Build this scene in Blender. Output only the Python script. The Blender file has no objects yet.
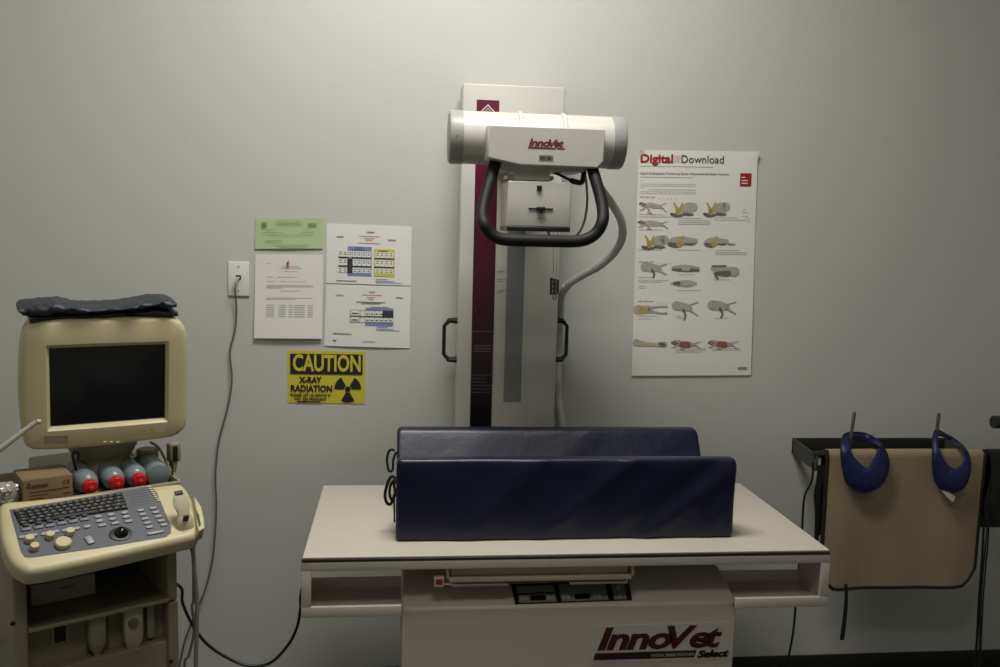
import bpy, bmesh, math, random
from mathutils import Vector, Matrix
random.seed(7)
S = bpy.context.scene
COL = S.collection
PI = math.pi
V = Vector

# ------------------------------------------------------------------ camera
YAW, PITCH, ROLL, FPX, CAMH = .1135, .1111, .0256, 907.2, 1.789
_f = V((math.sin(YAW)*math.cos(PITCH), math.cos(YAW)*math.cos(PITCH), -math.sin(PITCH)))
_r0 = V((math.cos(YAW), -math.sin(YAW), 0)); _u0 = _r0.cross(_f)
_r = _r0*math.cos(ROLL) + _u0*math.sin(ROLL); _u = _u0*math.cos(ROLL) - _r0*math.sin(ROLL)
EYE = V((0, 0, CAMH))
cd = bpy.data.cameras.new('camera'); cam = bpy.data.objects.new('camera', cd); COL.objects.link(cam)
cd.sensor_width = 36; cd.lens = FPX*36/1000; cd.clip_start = .05
m = Matrix.Identity(4)
for i in range(3):
    m[i][0] = _r[i]; m[i][1] = _u[i]; m[i][2] = -_f[i]; m[i][3] = EYE[i]
cam.matrix_world = m
S.camera = cam

# ------------------------------------------------------------------ colour management, world
S.view_settings.view_transform = 'Standard'; S.view_settings.look = 'None'
S.view_settings.gamma = 1; S.view_settings.use_curve_mapping = False
S.view_settings.exposure = 0.0
w = bpy.data.worlds.new('world'); S.world = w; w.use_nodes = True
w.node_tree.nodes['Background'].inputs[0].default_value = (.02, .02, .02, 1)
w.node_tree.nodes['Background'].inputs[1].default_value = .2

# ------------------------------------------------------------------ lights: one recessed ceiling troffer over the table and a weaker fill lamp added behind it
def area(name, loc, sx, sy, power, col, spread=PI):
    l = bpy.data.lights.new(name, 'AREA'); l.shape = 'RECTANGLE'; l.size = sx; l.size_y = sy
    l.energy = power; l.color = col; l.spread = spread
    o = bpy.data.objects.new(name, l); o.location = loc; COL.objects.link(o); return o
ROOM_H = 3.6
L1 = (.15, 2.24); L2 = (.1, .5)
area('troffer_light', (L1[0], L1[1], ROOM_H-.03), 1.15, .55, 55, (1, .965, .90))
area('rear_fill_light', (L2[0], L2[1], ROOM_H-.03), 1.1, .5, 11, (1, .965, .91))  # added fill to lift the lower, darker parts; not a known lamp

# ------------------------------------------------------------------ helpers
def ray(px, py): return _f + _r*((px-500)/FPX) + _u*((333.5-py)/FPX)
def hit(px, py, p0, n):
    d = ray(px, py); t = (V(p0)-EYE).dot(n)/d.dot(n); return EYE + d*t
def aty(px, py, y): return hit(px, py, (0, y, 0), V((0, 1, 0)))
def atz(px, py, z): return hit(px, py, (0, 0, z), V((0, 0, 1)))
def srgb(r, g, b):
    def c(x):
        x /= 255; return x/12.92 if x <= .04045 else ((x+.055)/1.055)**2.4
    return (c(r), c(g), c(b), 1)
MATS = {}
def mat(name, rgb, rough=.5, metal=0, noise=0, nscale=8, bump=0, bscale=60, coat=0, alpha=None, spec=.5, transmission=0):
    if name in MATS: return MATS[name]
    mt = bpy.data.materials.new(name); mt.use_nodes = True; nt = mt.node_tree; b = nt.nodes['Principled BSDF']
    c = srgb(*rgb); b.inputs['Base Color'].default_value = c
    b.inputs['Roughness'].default_value = rough; b.inputs['Metallic'].default_value = metal
    b.inputs['Specular IOR Level'].default_value = spec
    if coat: b.inputs['Coat Weight'].default_value = coat
    if transmission: b.inputs['Transmission Weight'].default_value = transmission
    tc = nt.nodes.new('ShaderNodeTexCoord')
    n = nt.nodes.new('ShaderNodeTexNoise'); n.inputs['Scale'].default_value = nscale; n.inputs['Detail'].default_value = 4
    nt.links.new(tc.outputs['Object'], n.inputs['Vector'])
    mx = nt.nodes.new('ShaderNodeMix'); mx.data_type = 'RGBA'
    k = 1-(noise or .03)
    mx.inputs[6].default_value = (c[0]*k, c[1]*k, c[2]*k, 1); mx.inputs[7].default_value = c
    nt.links.new(n.outputs['Fac'], mx.inputs[0]); nt.links.new(mx.outputs[2], b.inputs['Base Color'])
    if bump:
        n2 = nt.nodes.new('ShaderNodeTexNoise'); n2.inputs['Scale'].default_value = bscale; n2.inputs['Detail'].default_value = 3
        nt.links.new(tc.outputs['Object'], n2.inputs['Vector'])
        bp = nt.nodes.new('ShaderNodeBump'); bp.inputs['Strength'].default_value = bump; bp.inputs['Distance'].default_value = .01
        nt.links.new(n2.outputs['Fac'], bp.inputs['Height']); nt.links.new(bp.outputs[0], b.inputs['Normal'])
    MATS[name] = mt; return mt

TRK = 1.0
class MB:
    def __init__(s): s.b = bmesh.new(); s.mi = 0
    def _f(s, vs):
        try:
            f = s.b.faces.new(vs); f.material_index = s.mi; return f
        except ValueError: return None
    def _add(s, o):
        mp = {}
        for v in o.verts: mp[v] = s.b.verts.new(v.co)
        for f in o.faces: s._f([mp[v] for v in f.verts])
        o.free()
    def box(s, x0, x1, y0, y1, z0, z1, r=0, seg=3, M=None):
        o = bmesh.new(); bmesh.ops.create_cube(o, size=1)
        for v in o.verts: v.co = V(((x0+x1)/2+v.co.x*(x1-x0), (y0+y1)/2+v.co.y*(y1-y0), (z0+z1)/2+v.co.z*(z1-z0)))
        if r: bmesh.ops.bevel(o, geom=o.edges[:], offset=r, segments=seg, affect='EDGES', profile=.5)
        if M is not None: o.transform(M)
        s._add(o); return s
    def tube(s, pts, r, n=12, caps=True, closed=False, flat=None):
        pts = [V(p) for p in pts]; N = len(pts); rs = r if isinstance(r, (list, tuple)) else [r]*N
        T = []
        for i in range(N):
            if closed: t = pts[(i+1) % N]-pts[i-1]
            else: t = pts[min(i+1, N-1)]-pts[max(i-1, 0)]
            T.append(t.normalized())
        up = V((0, 0, 1)) if abs(T[0].z) < .9 else V((1, 0, 0))
        nn = (up - T[0]*up.dot(T[0])).normalized(); rings = []
        for i in range(N):
            nn = (nn - T[i]*nn.dot(T[i])).normalized(); bb = T[i].cross(nn)
            fl = flat or 1
            rings.append([s.b.verts.new(pts[i] + nn*math.cos(2*PI*k/n)*rs[i] + bb*math.sin(2*PI*k/n)*rs[i]*fl) for k in range(n)])
        for i in range(N if closed else N-1):
            a, c = rings[i], rings[(i+1) % N]
            for k in range(n): s._f([a[k], a[(k+1) % n], c[(k+1) % n], c[k]])
        if caps and not closed: s._f(rings[0][::-1]); s._f(rings[-1])
        return s
    def loft(s, rings, cap0=True, cap1=True):
        R = [[s.b.verts.new(V(p)) for p in r] for r in rings]; n = len(R[0])
        for a, c in zip(R, R[1:]):
            for k in range(n): s._f([a[k], a[(k+1) % n], c[(k+1) % n], c[k]])
        if cap0: s._f(R[0][::-1])
        if cap1: s._f(R[-1])
        return s
    def prism(s, poly, d):
        d = V(d); return s.loft([[V(p) for p in poly], [V(p)+d for p in poly]])
    def lathe(s, prof, o, ax, n=24, caps=True):
        o = V(o); ax = V(ax).normalized(); up = V((0, 0, 1)) if abs(ax.z) < .9 else V((1, 0, 0))
        a = (up-ax*up.dot(ax)).normalized(); b = ax.cross(a)
        return s.loft([[o+ax*h+(a*math.cos(2*PI*k/n)+b*math.sin(2*PI*k/n))*max(r, 1e-5) for k in range(n)] for r, h in prof], caps, caps)
    def grid(s, fn, nu, nv, thick=0):
        P = [[V(fn(i/nu, j/nv)) for j in range(nv+1)] for i in range(nu+1)]
        A = [[s.b.verts.new(p) for p in row] for row in P]
        for i in range(nu):
            for j in range(nv): s._f([A[i][j], A[i+1][j], A[i+1][j+1], A[i][j+1]])
        if thick:
            B = []
            for i in range(nu+1):
                row = []
                for j in range(nv+1):
                    du = P[min(i+1, nu)][j]-P[max(i-1, 0)][j]; dv = P[i][min(j+1, nv)]-P[i][max(j-1, 0)]
                    n = du.cross(dv); n = n.normalized() if n.length > 1e-12 else V((0, 1, 0))
                    row.append(s.b.verts.new(P[i][j]-n*thick))
                B.append(row)
            for i in range(nu):
                for j in range(nv): s._f([B[i][j+1], B[i+1][j+1], B[i+1][j], B[i][j]])
            for i in range(nu):
                s._f([A[i+1][0], A[i][0], B[i][0], B[i+1][0]]); s._f([A[i][nv], A[i+1][nv], B[i+1][nv], B[i][nv]])
            for j in range(nv):
                s._f([A[0][j], A[0][j+1], B[0][j+1], B[0][j]]); s._f([A[nu][j+1], A[nu][j], B[nu][j], B[nu][j+1]])
        return s
    def quad(s, pts): s._f([s.b.verts.new(V(p)) for p in pts]); return s
    def text(s, txt, size, M, sx=1, bold=0, shear=0, extrude=.0003, align='LEFT'):
        c = bpy.data.curves.new('t', 'FONT'); c.body = txt; c.size = size; c.shear = shear; c.space_character = TRK; c.offset = bold; c.extrude = extrude
        c.align_x = align; c.resolution_u = 3
        o = bpy.data.objects.new('t', c); COL.objects.link(o); bpy.context.view_layer.update()
        me = bpy.data.meshes.new_from_object(o.evaluated_get(bpy.context.evaluated_depsgraph_get()))
        bpy.data.objects.remove(o); bpy.data.curves.remove(c)
        xs = [v.co.x for v in me.vertices]; s.tw = (max(xs)-min(xs))*sx if xs else 0
        o = bmesh.new(); o.from_mesh(me); bpy.data.meshes.remove(me)
        o.transform(M @ Matrix.Diagonal((sx, 1, 1, 1))); s._add(o); return s

def fit_text(mb, txt, p0, p1, h, normal=V((0, -1, 0)), bold=0, shear=0):
    """text running from p0 to p1 (baseline), cap height h"""
    p0, p1 = V(p0), V(p1); X = (p1-p0).normalized(); N = V(normal); Y = N.cross(X).normalized()
    size = h/.72
    t = MB(); t.text(txt, size, Matrix.Identity(4), bold=bold, shear=shear); w_ = t.tw; t.b.free()
    M = Matrix(((X.x, Y.x, N.x, p0.x), (X.y, Y.y, N.y, p0.y), (X.z, Y.z, N.z, p0.z), (0, 0, 0, 1)))
    mb.text(txt, size, M, sx=(p1-p0).length/w_, bold=bold, shear=shear)

ROOT = {}
def thing(name, label, cat, loc=(0, 0, 0), rotz=0, group=None):
    o = bpy.data.objects.new(name, None); COL.objects.link(o); o.location = loc; o.rotation_euler = (0, 0, rotz)
    o.empty_display_size = .1
    ROOT[o.name] = Matrix.Translation(V(loc)) @ Matrix.Rotation(rotz, 4, 'Z')
    o['label'] = label; o['category'] = cat
    if group: o['group'] = group
    return o
def root_matrix(o):
    while o.parent: o = o.parent
    return ROOT.get(o.name, Matrix.Identity(4))
def obj(name, mb, mats, parent=None, M=None, angle=35, label=None, bevel=0, sub=0, local=False):
    """geometry is in world space unless local; M is applied first"""
    b = mb.b
    if M is not None: b.transform(M)
    pr = parent
    if pr and not local: b.transform(root_matrix(pr).inverted())
    bmesh.ops.recalc_face_normals(b, faces=b.faces[:])
    me = bpy.data.meshes.new(name)
    o = bpy.data.objects.new(name, me)
    if not pr:      # origin at the base of the thing
        n = len(b.verts); c = sum((v.co for v in b.verts), V())/n; c.z = min(v.co.z for v in b.verts)
        b.transform(Matrix.Translation(-c)); o.location = c; ROOT[o.name] = Matrix.Translation(c)
    b.to_mesh(me); b.free()
    for m_ in (mats if isinstance(mats, (list, tuple)) else [mats]): me.materials.append(m_)
    for p in me.polygons: p.use_smooth = True
    me.set_sharp_from_angle(angle=math.radians(angle))
    COL.objects.link(o)
    if pr: o.parent = pr
    if bevel:
        mo = o.modifiers.new('bevel', 'BEVEL'); mo.width = bevel; mo.segments = 2; mo.limit_method = 'ANGLE'
    if sub:
        mo = o.modifiers.new('sub', 'SUBSURF'); mo.levels = sub; mo.render_levels = sub
    if label: o['label'] = label
    return o
def tag(o, label, cat, group=None):
    o['label'] = label; o['category'] = cat
    if group: o['group'] = group
    return o
def struct(name, mb, m_, parent=None):
    o = obj(name, mb, m_, parent); o['kind'] = 'structure'; return o
def smooth_path(pts, n=8):
    pts = [V(p) for p in pts]; out = []
    for i in range(len(pts)-1):
        p0 = pts[max(i-1, 0)]; p1 = pts[i]; p2 = pts[i+1]; p3 = pts[min(i+2, len(pts)-1)]
        for k in range(n):
            t = k/n
            out.append(.5*((2*p1)+(p2-p0)*t+(2*p0-5*p1+4*p2-p3)*t*t+(3*p1-p0-3*p2+p3)*t**3))
    out.append(pts[-1]); return out

# ------------------------------------------------------------------ materials
M_wall = mat('painted_wall', (190, 191, 186), .75, bump=.06, bscale=140, noise=.03, nscale=2)
M_ceil = mat('ceiling_paint', (185, 185, 178), .9)
M_floor = mat('dark_floor', (44, 42, 40), .45, noise=.2, nscale=5)
M_base = mat('black_vinyl_base', (30, 29, 27), .5)
M_white = mat('white_enamel', (190, 188, 181), .32, spec=.5)
M_frame = mat('warm_white_powder_coat', (206, 196, 187), .4)
M_top = mat('cream_laminate', (194, 188, 175), .45, noise=.03, nscale=3)
M_cream = mat('cream_tray_metal', (190, 180, 158), .4)
M_black = mat('black_plastic', (18, 18, 18), .45)
M_foam = mat('black_foam_grip', (13, 13, 14), .6, spec=.35, bump=.1, bscale=400)
M_capg = mat('grey_end_cap', (150, 150, 146), .4)
M_maroon = mat('maroon_print', (98, 24, 48), .35)
M_navy = mat('navy_vinyl', (11, 15, 48), .37, noise=.15, nscale=12, bump=.12, bscale=30)
M_strap = mat('black_webbing', (12, 12, 14), .8)
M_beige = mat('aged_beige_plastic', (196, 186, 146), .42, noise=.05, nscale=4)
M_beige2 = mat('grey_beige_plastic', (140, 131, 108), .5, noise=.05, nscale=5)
M_paper = mat('white_paper', (222, 220, 218), .6)
M_lam = mat('laminated_paper', (226, 226, 222), .32)
M_ink = mat('black_ink', (25, 25, 25), .6)
M_grey = mat('grey_ink', (130, 130, 130), .6)
M_steel = mat('steel', (150, 148, 140), .35, metal=.8)

# ------------------------------------------------------------------ room shell
WY = 3.388; XL, XR, YF = -1.9, 3.1, -1.3
struct('wall_back', MB().box(XL-.1, XR+.1, WY, WY+.1, 0, ROOM_H), M_wall)
struct('wall_left', MB().box(XL-.1, XL, YF, WY, 0, ROOM_H), M_wall)
struct('wall_right', MB().box(XR, XR+.1, YF, WY, 0, ROOM_H), M_wall)
struct('wall_front', MB().box(XL-.1, XR+.1, YF-.1, YF, 0, ROOM_H), M_wall)
struct('floor', MB().box(XL-.1, XR+.1, YF-.1, WY+.1, -.1, 0), M_floor)
struct('ceiling', MB().box(XL-.1, XR+.1, YF-.1, WY+.1, ROOM_H, ROOM_H+.1), M_ceil)
struct('baseboard_back', MB().box(XL, XR, WY-.008, WY, 0, .1, r=.003), M_base)

# ------------------------------------------------------------------ x-ray table
TX0, TX1, TY0, TY1, TZ = -.2476, 1.2523, 2.4173, 3.1193, .9
t = thing('xray_table', 'white x-ray table with cream top on a broad pedestal cabinet', 'x-ray table', ((TX0+TX1)/2, (TY0+TY1)/2, 0))
obj('tabletop', MB().box(TX0, TX1, TY0, TY1, TZ-.006, TZ, r=.002), M_top, t)
obj('edge_trim', MB().box(TX0-.002, TX1+.002, TY0-.002, TY1+.002, TZ-.0135, TZ-.006, r=.001), mat('dark_edge_trim', (48, 44, 38), .4), t)
fz1 = TZ-.0135
fx0 = aty(301, 567, TY0).x; fx1 = aty(830.5, 560, TY0).x
zin = aty(311, 571.5, TY0).z                       # underside of the top rail
zb = (aty(301, 618, TY0).z + aty(825, 606.8, TY0).z)/2
zs = (aty(350, 607, TY0).z + aty(790, 597, TY0).z)/2     # upper edge of lower rail
pw = aty(311, 590, TY0).x-fx0
px0 = aty(402, 620, 2.44).x; px1 = aty(735.5, 620, 2.44).x
fr = MB()
fr.box(fx0, fx1, TY0, TY0+.012, zin, fz1, r=.002)
fr.box(fx0, fx1, TY1-.012, TY1, zin, fz1, r=.002)
fr.box(fx0, fx0+.012, TY0+.012, TY1-.012, zin, fz1); fr.box(fx1-.012, fx1, TY0+.012, TY1-.012, zin, fz1)
fr.box(fx0+.012, fx1-.012, TY0+.012, TY1-.012, fz1-.006, fz1)
obj('top_frame', fr, M_frame, t)
for a, b_, xo in ((fx0, px0-.002, fx0), (aty(735.8, 598, TY0).x, fx1, fx1-pw)):
    s = MB(); s.box(a, b_, TY0, TY0+.012, zb, zs, r=.002)                # lower rail
    s.box(xo, xo+pw, TY0, TY0+.012, zs-.001, zin+.001, r=.0015)             # outer post
    s.box(xo if xo < .5 else fx1-.012, (xo if xo < .5 else fx1-.012)+.012, TY0+.012, TY0+.17, zb, zin)   # side plate
    s.box(a+.001, b_-.001, TY0+.012, TY0+.185, zb, zb+.01)                 # shelf plate
    s.box(a+.001, b_-.001, TY0+.012, TY0+.02, zb, zs-.002)
    s.box(a+.001, b_-.001, TY0+.178, TY0+.185, zb, zs+.012)
    obj('side_shelf', s, M_frame, t)
zf = (aty(402, 609.6, 2.44).z+aty(736, 601, 2.44).z)/2
zt = (aty(403, 571, 2.59).z+aty(717, 569, 2.59).z)/2
ped = MB()
prof = [(2.44, .012), (2.44, zf), (2.59, zt), (2.98, zt), (2.98, .012)]
ped.prism([(px0, y, z) for y, z in prof], (px1-px0, 0, 0))
obj('pedestal', ped, M_frame, t, bevel=.007)
obj('plinth', MB().box(px0+.02, px1-.02, 2.47, 2.96, 0, .013), M_black, t)
nsl = V((0, -(zt-zf), .150)).normalized()          # outward normal of the sloped control face
psl = V((0, 2.44, zf))
def slope(px, py, off=0): return hit(px, py, psl+nsl*off, nsl)
def plate(corners_px, h, off=0):
    q = [slope(x, y, off) for x, y in corners_px]
    return MB().prism([p for p in q], nsl*h)
cp = obj('control_panel', plate([(511, 585), (628.5, 581), (632, 600.5), (515, 604.5)], .003), mat('control_panel_black', (12, 12, 12), .35), t)
gp = mat('control_panel_grey', (128, 126, 120), .45)
def bil(q, u, v):
    a = V(q[0]).lerp(V(q[1]), u); b = V(q[3]).lerp(V(q[2]), u); return tuple(a.lerp(b, v))
Q = [V((511, 585)), V((628.5, 581)), V((632, 600.5)), V((515, 604.5))]
def sub(u0, v0, u1, v1): return [bil(Q, u0, v0), bil(Q, u1, v0), bil(Q, u1, v1), bil(Q, u0, v1)]
for s_ in (sub(.04, .08, .36, .42), sub(.04, .52, .36, .93), sub(.40, .06, .80, .93), sub(.85, .06, .96, .93)):
    obj('key_field', plate(s_, .0012, .003), gp, cp)
for s_ in (sub(.14, .58, .27, .84), sub(.52, .58, .65, .84)):
    obj('display', plate(s_, .0008, .0042), mat('lcd_dark', (20, 22, 20), .15), cp)
for u, v in ((.07, .7), (.105, .7), (.30, .7), (.33, .7), (.43, .7), (.465, .7), (.69, .7), (.73, .7), (.905, .3), (.905, .7)):
    obj('button', plate(sub(u-.012, v-.11, u+.012, v+.11), .0015, .0042), mat('button_grey', (160, 158, 150), .5), cp)
# cassette tray under the top
ct = MB(); c0 = aty(447, 574, 2.43); c1 = aty(634, 574, 2.43)
za = aty(540, 571, 2.43).z; zc = aty(540, 581, 2.43).z
ct.box(c0.x, c1.x, 2.43, 2.445, zc, zc+.013, r=.001); ct.box(c0.x, c0.x+.006, 2.43, 2.50, zc, zin-.001)
ct.box(c1.x-.006, c1.x, 2.43, 2.50, zc, zin-.001); ct.box(c0.x+.006, c1.x-.006, 2.445, 2.50, zc, zc+.004)
ct.box(c0.x+.012, c1.x-.012, 2.452, 2.458, zc+.004, zin-.003)
tr = obj('cassette_tray', ct, M_cream, t, bevel=.0008)
z2 = aty(540, 584.5, 2.44).z; 
obj('tray_handle', MB().box(c0.x+.012, aty(508, 584, 2.44).x, 2.432, 2.442, z2, z2+.007, r=.001).box(c0.x+.016, c0.x+.022, 2.434, 2.44, z2+.006, zc+.002), mat('tray_aluminium', (170, 164, 150), .35, metal=.3), tr)
obj('tray_handle', MB().box(aty(569, 584, 2.44).x, aty(627, 584, 2.44).x, 2.432, 2.442, z2+.001, z2+.007, r=.001).box(c1.x-.022, c1.x-.016, 2.434, 2.44, z2+.006, zc+.002), MATS['tray_aluminium'], tr)
a = aty(434, 577.3, 2.425); b = aty(444, 587.2, 2.425)
sw = obj('power_switch', MB().box(a.x, b.x, 2.425, 2.44, b.z, a.z, r=.0015).box(b.x-.001, c0.x+.014, 2.43, 2.436, b.z+.004, b.z+.008), M_frame, t)
obj('red_button', MB().box(a.x+.0055, b.x-.0045, 2.422, 2.426, b.z+.009, a.z-.006, r=.001), mat('red_button', (140, 40, 38), .4), sw, label='red switch button')
# maker's decal
dy = 2.4385
def dq(mb, pts, y, th=.0006):
    q = [aty(x, z, y) for x, z in pts]; mb.prism(q, (0, th, 0)); return mb
dec = obj('decal', dq(MB(), [(592, 626), (733, 622), (731.5, 660), (591, 663)], dy, .0012), mat('decal_film', (204, 195, 187), .35), t)
M_let = mat('maroon_lettering', (72, 20, 32), .4)
TRK = .93; lt = MB(); zz_ = .0655
fit_text(lt, 'Inno', aty(596, 649.6, dy-.0008), aty(670.5, 647.5, dy-.0008), zz_, bold=.0032, shear=.25); fit_text(lt, 'V', aty(661, 647.6, dy-.0008), aty(691, 646.8, dy-.0008), zz_, bold=.0032, shear=.25); fit_text(lt, 'e', aty(686.5, 647.0, dy-.0008), aty(707, 646.5, dy-.0008), zz_, bold=.0028, shear=.25); fit_text(lt, 't', aty(704, 646.5, dy-.0008), aty(719.5, 646.2, dy-.0008), zz_, bold=.0028, shear=.25)
obj('lettering', lt, M_let, dec)
lt = MB(); dq(lt, [(595, 653.5), (696.5, 650.2), (694.5, 657.3), (593.5, 660.3)], dy-.0008)
obj('lettering_bar', lt, [mat('dark_bar', (52, 22, 28), .4)], dec)
lt = MB(); fit_text(lt, 'WITH 200% POWER', aty(650, 657, dy-.0016), aty(694, 655.5, dy-.0016), .0085, bold=.0004, shear=.2)
obj('small_lettering', lt, mat('pale_ink', (150, 140, 135), .5), dec)
lt = MB(); fit_text(lt, 'Select', aty(697, 657.5, dy-.0008), aty(729, 656.2, dy-.0008), .021, bold=.0016, shear=.25)
obj('small_lettering', lt, mat('near_black_ink', (28, 20, 24), .4), dec)

# ------------------------------------------------------------------ positioning cushions (two wedges forming a trough)
CH = .255
def cushion(name, label, x0, x1, yo, yi, h, flip, wr):
    """outer face upright at yo, inner face sloping down to yi"""
    L = x1-x0; d = yi-yo; sgn = 1 if d > 0 else -1; d = abs(d)
    prof0 = [(0, .0), (0, h*.5), (0, h), (.045, h), (.045+(d-.045)*.5, h*.52), (d, .05), (d, 0), (d*.5, 0)]
    def rounded(P, r=.014, n=4):
        out = []
        N = len(P)
        for i in range(N):
            a, b_, c = V(P[i-1]), V(P[i]), V(P[(i+1) % N])
            u1 = (a-b_).normalized(); u2 = (c-b_).normalized()
            if abs(u1.dot(u2)) > .995: out.append(b_); continue
            for k in range(n+1):
                t_ = k/n; p = (b_+u1*r).lerp(b_, t_).lerp(b_.lerp(b_+u2*r, t_), t_); out.append(p)
        # densify
        o2 = []
        for i in range(len(out)):
            a, b_ = out[i], out[(i+1) % len(out)]; k = max(1, int((b_-a).length/.02))
            for j in range(k): o2.append(a.lerp(b_, j/k))
        return o2
    R = rounded(prof0); cx = sum((p.x for p in R))/len(R); cz = sum(p.y for p in R)/len(R)
    rings = []
    NX = 60
    def disp(x, y, z):
        # shallow diagonal folds of the vinyl cover
        e = 0
        for (xc, k, am, wd) in wr:
            q = (x/L-xc)-k*(z/h-.5)
            e += am*math.exp(-(q/wd)**2)
        return e+.0012*math.sin(x*23+z*11)*math.sin(z*17+x*5)
    def ring(x, s):
        o = []
        for p in R:
            py_ = cx+(p.x-cx)*s; pz_ = cz+(p.y-cz)*s
            if pz_ < .004 and s > .98: pz_ = p.y*s
            e = disp(x, py_, pz_) if p.x < .02 or p.y > .06 else 0
            o.append(V((x0+x, yo+sgn*(py_-(e if p.x < .02 else -e*.5)*(1 if s > .9 else 0)), max(pz_, 0))))
        return o
    for i in range(7):
        a = i/6*PI/2; rr = .014; rings.append(ring(rr*(1-math.cos(a)), 1-rr/(h*.5)*(1-math.sin(a))))
    for i in range(1, NX): rings.append(ring(.014+(L-.028)*i/NX, 1))
    for i in range(7):
        a = PI/2-i/6*PI/2; rr = .014; rings.append(ring(L-rr*(1-math.cos(a)), 1-rr/(h*.5)*(1-math.sin(a))))
    mb = MB(); rings = [[V((p.x, p.y, p.z+TZ)) for p in r] for r in rings]; mb.loft(rings)
    th = thing(name, label, 'positioning cushion', ((x0+x1)/2, yo+sgn*d/2, TZ), group='navy trough cushions on the x-ray table')
    obj('cover', mb, M_navy, th, angle=60)
    return th
yF = 2.53
q0 = aty(396, 500, yF); q1 = aty(735, 500, yF)
hF = (aty(560, 459, yF).z + aty(420, 460, yF).z)/2 - TZ
yBk = 2.99
r0 = aty(397, 440, yBk); r1 = aty(692.5, 440, yBk)
hB = aty(560, 426, yBk).z - TZ
c_f = cushion('positioning_cushion', 'long navy vinyl wedge cushion nearest the front edge of the x-ray table', q0.x, q1.x, yF, yF+.20, hF, False,
              [(.30, .22, .004, .05), (.55, .28, .005, .035), (.80, .30, -.004, .03), (.88, .30, .005, .03), (.97, .12, .004, .02), (.12, -.2, .003, .06)])
c_b = cushion('positioning_cushion', 'long navy vinyl wedge cushion behind the front one, before the x-ray column', r0.x, r1.x, yBk, yBk-.20, hB, True,
              [(.5, .3, .006, .05), (.2, .2, .005, .06), (.8, .3, .004, .05)])
def loop(px, parent, y, r=.0042):
    obj('tie_loop', MB().tube(smooth_path([aty(a, b, y+k*.004) for k, (a, b) in enumerate(px)], 6), r, 8), M_strap, parent)
loop([(394.5, 451), (392, 449.5), (388.5, 452), (387, 461), (389, 470.5), (392.5, 470), (393.5, 459), (396.5, 452)], c_b, 2.93)
loop([(396, 479), (392, 476.5), (388, 482), (385, 495), (387, 503), (391, 503.5), (395, 493), (394, 484), (397, 480)], c_f, 2.60, .0046)
loop([(395, 480), (391, 484), (389.5, 493), (392, 500), (395.5, 494)], c_f, 2.58, .0042)
obj('tie_strap', MB().tube(smooth_path([aty(395, 480, 2.575), aty(394.2, 500, 2.56), aty(394.5, 522, 2.56)], 5), .0025, 8), M_strap, c_f)
# ------------------------------------------------------------------ column and tube head
CY = 3.22
t = thing('xray_tube_stand', 'white x-ray column with maroon stripe carrying a tube head and black grip', 'x-ray stand', (.4, 3.3, 0))
lx = aty(463, 250, CY); 
cx0 = (aty(463.2, 83, CY).x+aty(456.3, 420, CY).x)/2; cx1 = (aty(564.7, 88, CY).x+aty(554.6, 420, CY).x)/2
cz1 = (aty(463.2, 82.5, CY).z+aty(564.7, 88, CY).z)/2
obj('column', MB().box(cx0, cx1, CY, 3.36, .02, cz1, r=.004).box(cx0-.02, cx1+.02, CY-.05, 3.37, 0, .03, r=.004).box(cx0+.08, cx1-.08, 3.355, WY-.001, 1.2, 2.2), M_white, t)
def vx(pxa, pya): return aty(pxa, pya, CY).x
def fslab(name, ax, az0, az1, m_, y=CY, th=.0015, parent=None, **k):
    return obj(name, MB().box(ax[0], ax[1], y-th, y-.0001, az0, az1), m_, parent or t, **k)
sx = (vx(475.2, 100)+vx(471, 427))/2, (vx(498.3, 100)+vx(492.3, 427))/2
zlab = aty(482, 331, CY).z
# logo panel at the top: maroon with white diamond
zt_ = aty(486, 100, CY).z
lg = fslab('logo_panel', sx, zt_-.13, zt_, M_maroon)
w_ = (sx[1]-sx[0])/2; xm = sum(sx)/2
dm = MB()
for k, (ro, ri) in enumerate(((w_*.98, w_*.82), (w_*.66, w_*.56), (w_*.42, w_*.3))):
    cz_ = zt_-.014-w_*.98
    o_ = [V((xm+ro*a, CY-.0022, cz_+ro*b)) for a, b in ((0, 1), (1, 0), (0, -1), (-1, 0))]
    i_ = [V((xm+ri*a, CY-.0022, cz_+ri*b)) for a, b in ((0, 1), (1, 0), (0, -1), (-1, 0))]
    for j in range(4): dm.prism([o_[j], o_[(j+1) % 4], i_[(j+1) % 4], i_[j]], (0, .0008, 0))
obj('logo_diamond', dm, M_white, lg, label='white diamond outline on maroon panel')
# stripe fading from maroon to black along its length (printed fade)
mt = bpy.data.materials.new('maroon_to_black_print'); mt.use_nodes = True; nt = mt.node_tree
bs = nt.nodes['Principled BSDF']; bs.inputs['Roughness'].default_value = .3
geo = nt.nodes.new('ShaderNodeTexCoord'); sp = nt.nodes.new('ShaderNodeSeparateXYZ'); nt.links.new(geo.outputs['Object'], sp.inputs[0])
mr = nt.nodes.new('ShaderNodeMapRange'); nt.links.new(sp.outputs['Z'], mr.inputs[0])
mr.inputs[1].default_value = aty(480, 430, CY).z; mr.inputs[2].default_value = aty(480, 215, CY).z
cr = nt.nodes.new('ShaderNodeValToRGB'); nt.links.new(mr.outputs[0], cr.inputs[0])
cr.color_ramp.elements[0].color = srgb(12, 11, 12); cr.color_ramp.elements[1].color = srgb(84, 20, 42)
e = cr.color_ramp.elements.new(.35); e.color = srgb(40, 14, 24)
nt.links.new(cr.outputs[0], bs.inputs['Base Color'])
st = fslab('stripe', sx, .75, aty(486, 150, CY).z, mt)
lb = MB(); y_ = CY-.0022
def bar(mb, x0, x1, z0, z1, y, th=.0006): mb.box(x0, x1, y-th, y, z0, z1)
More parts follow.
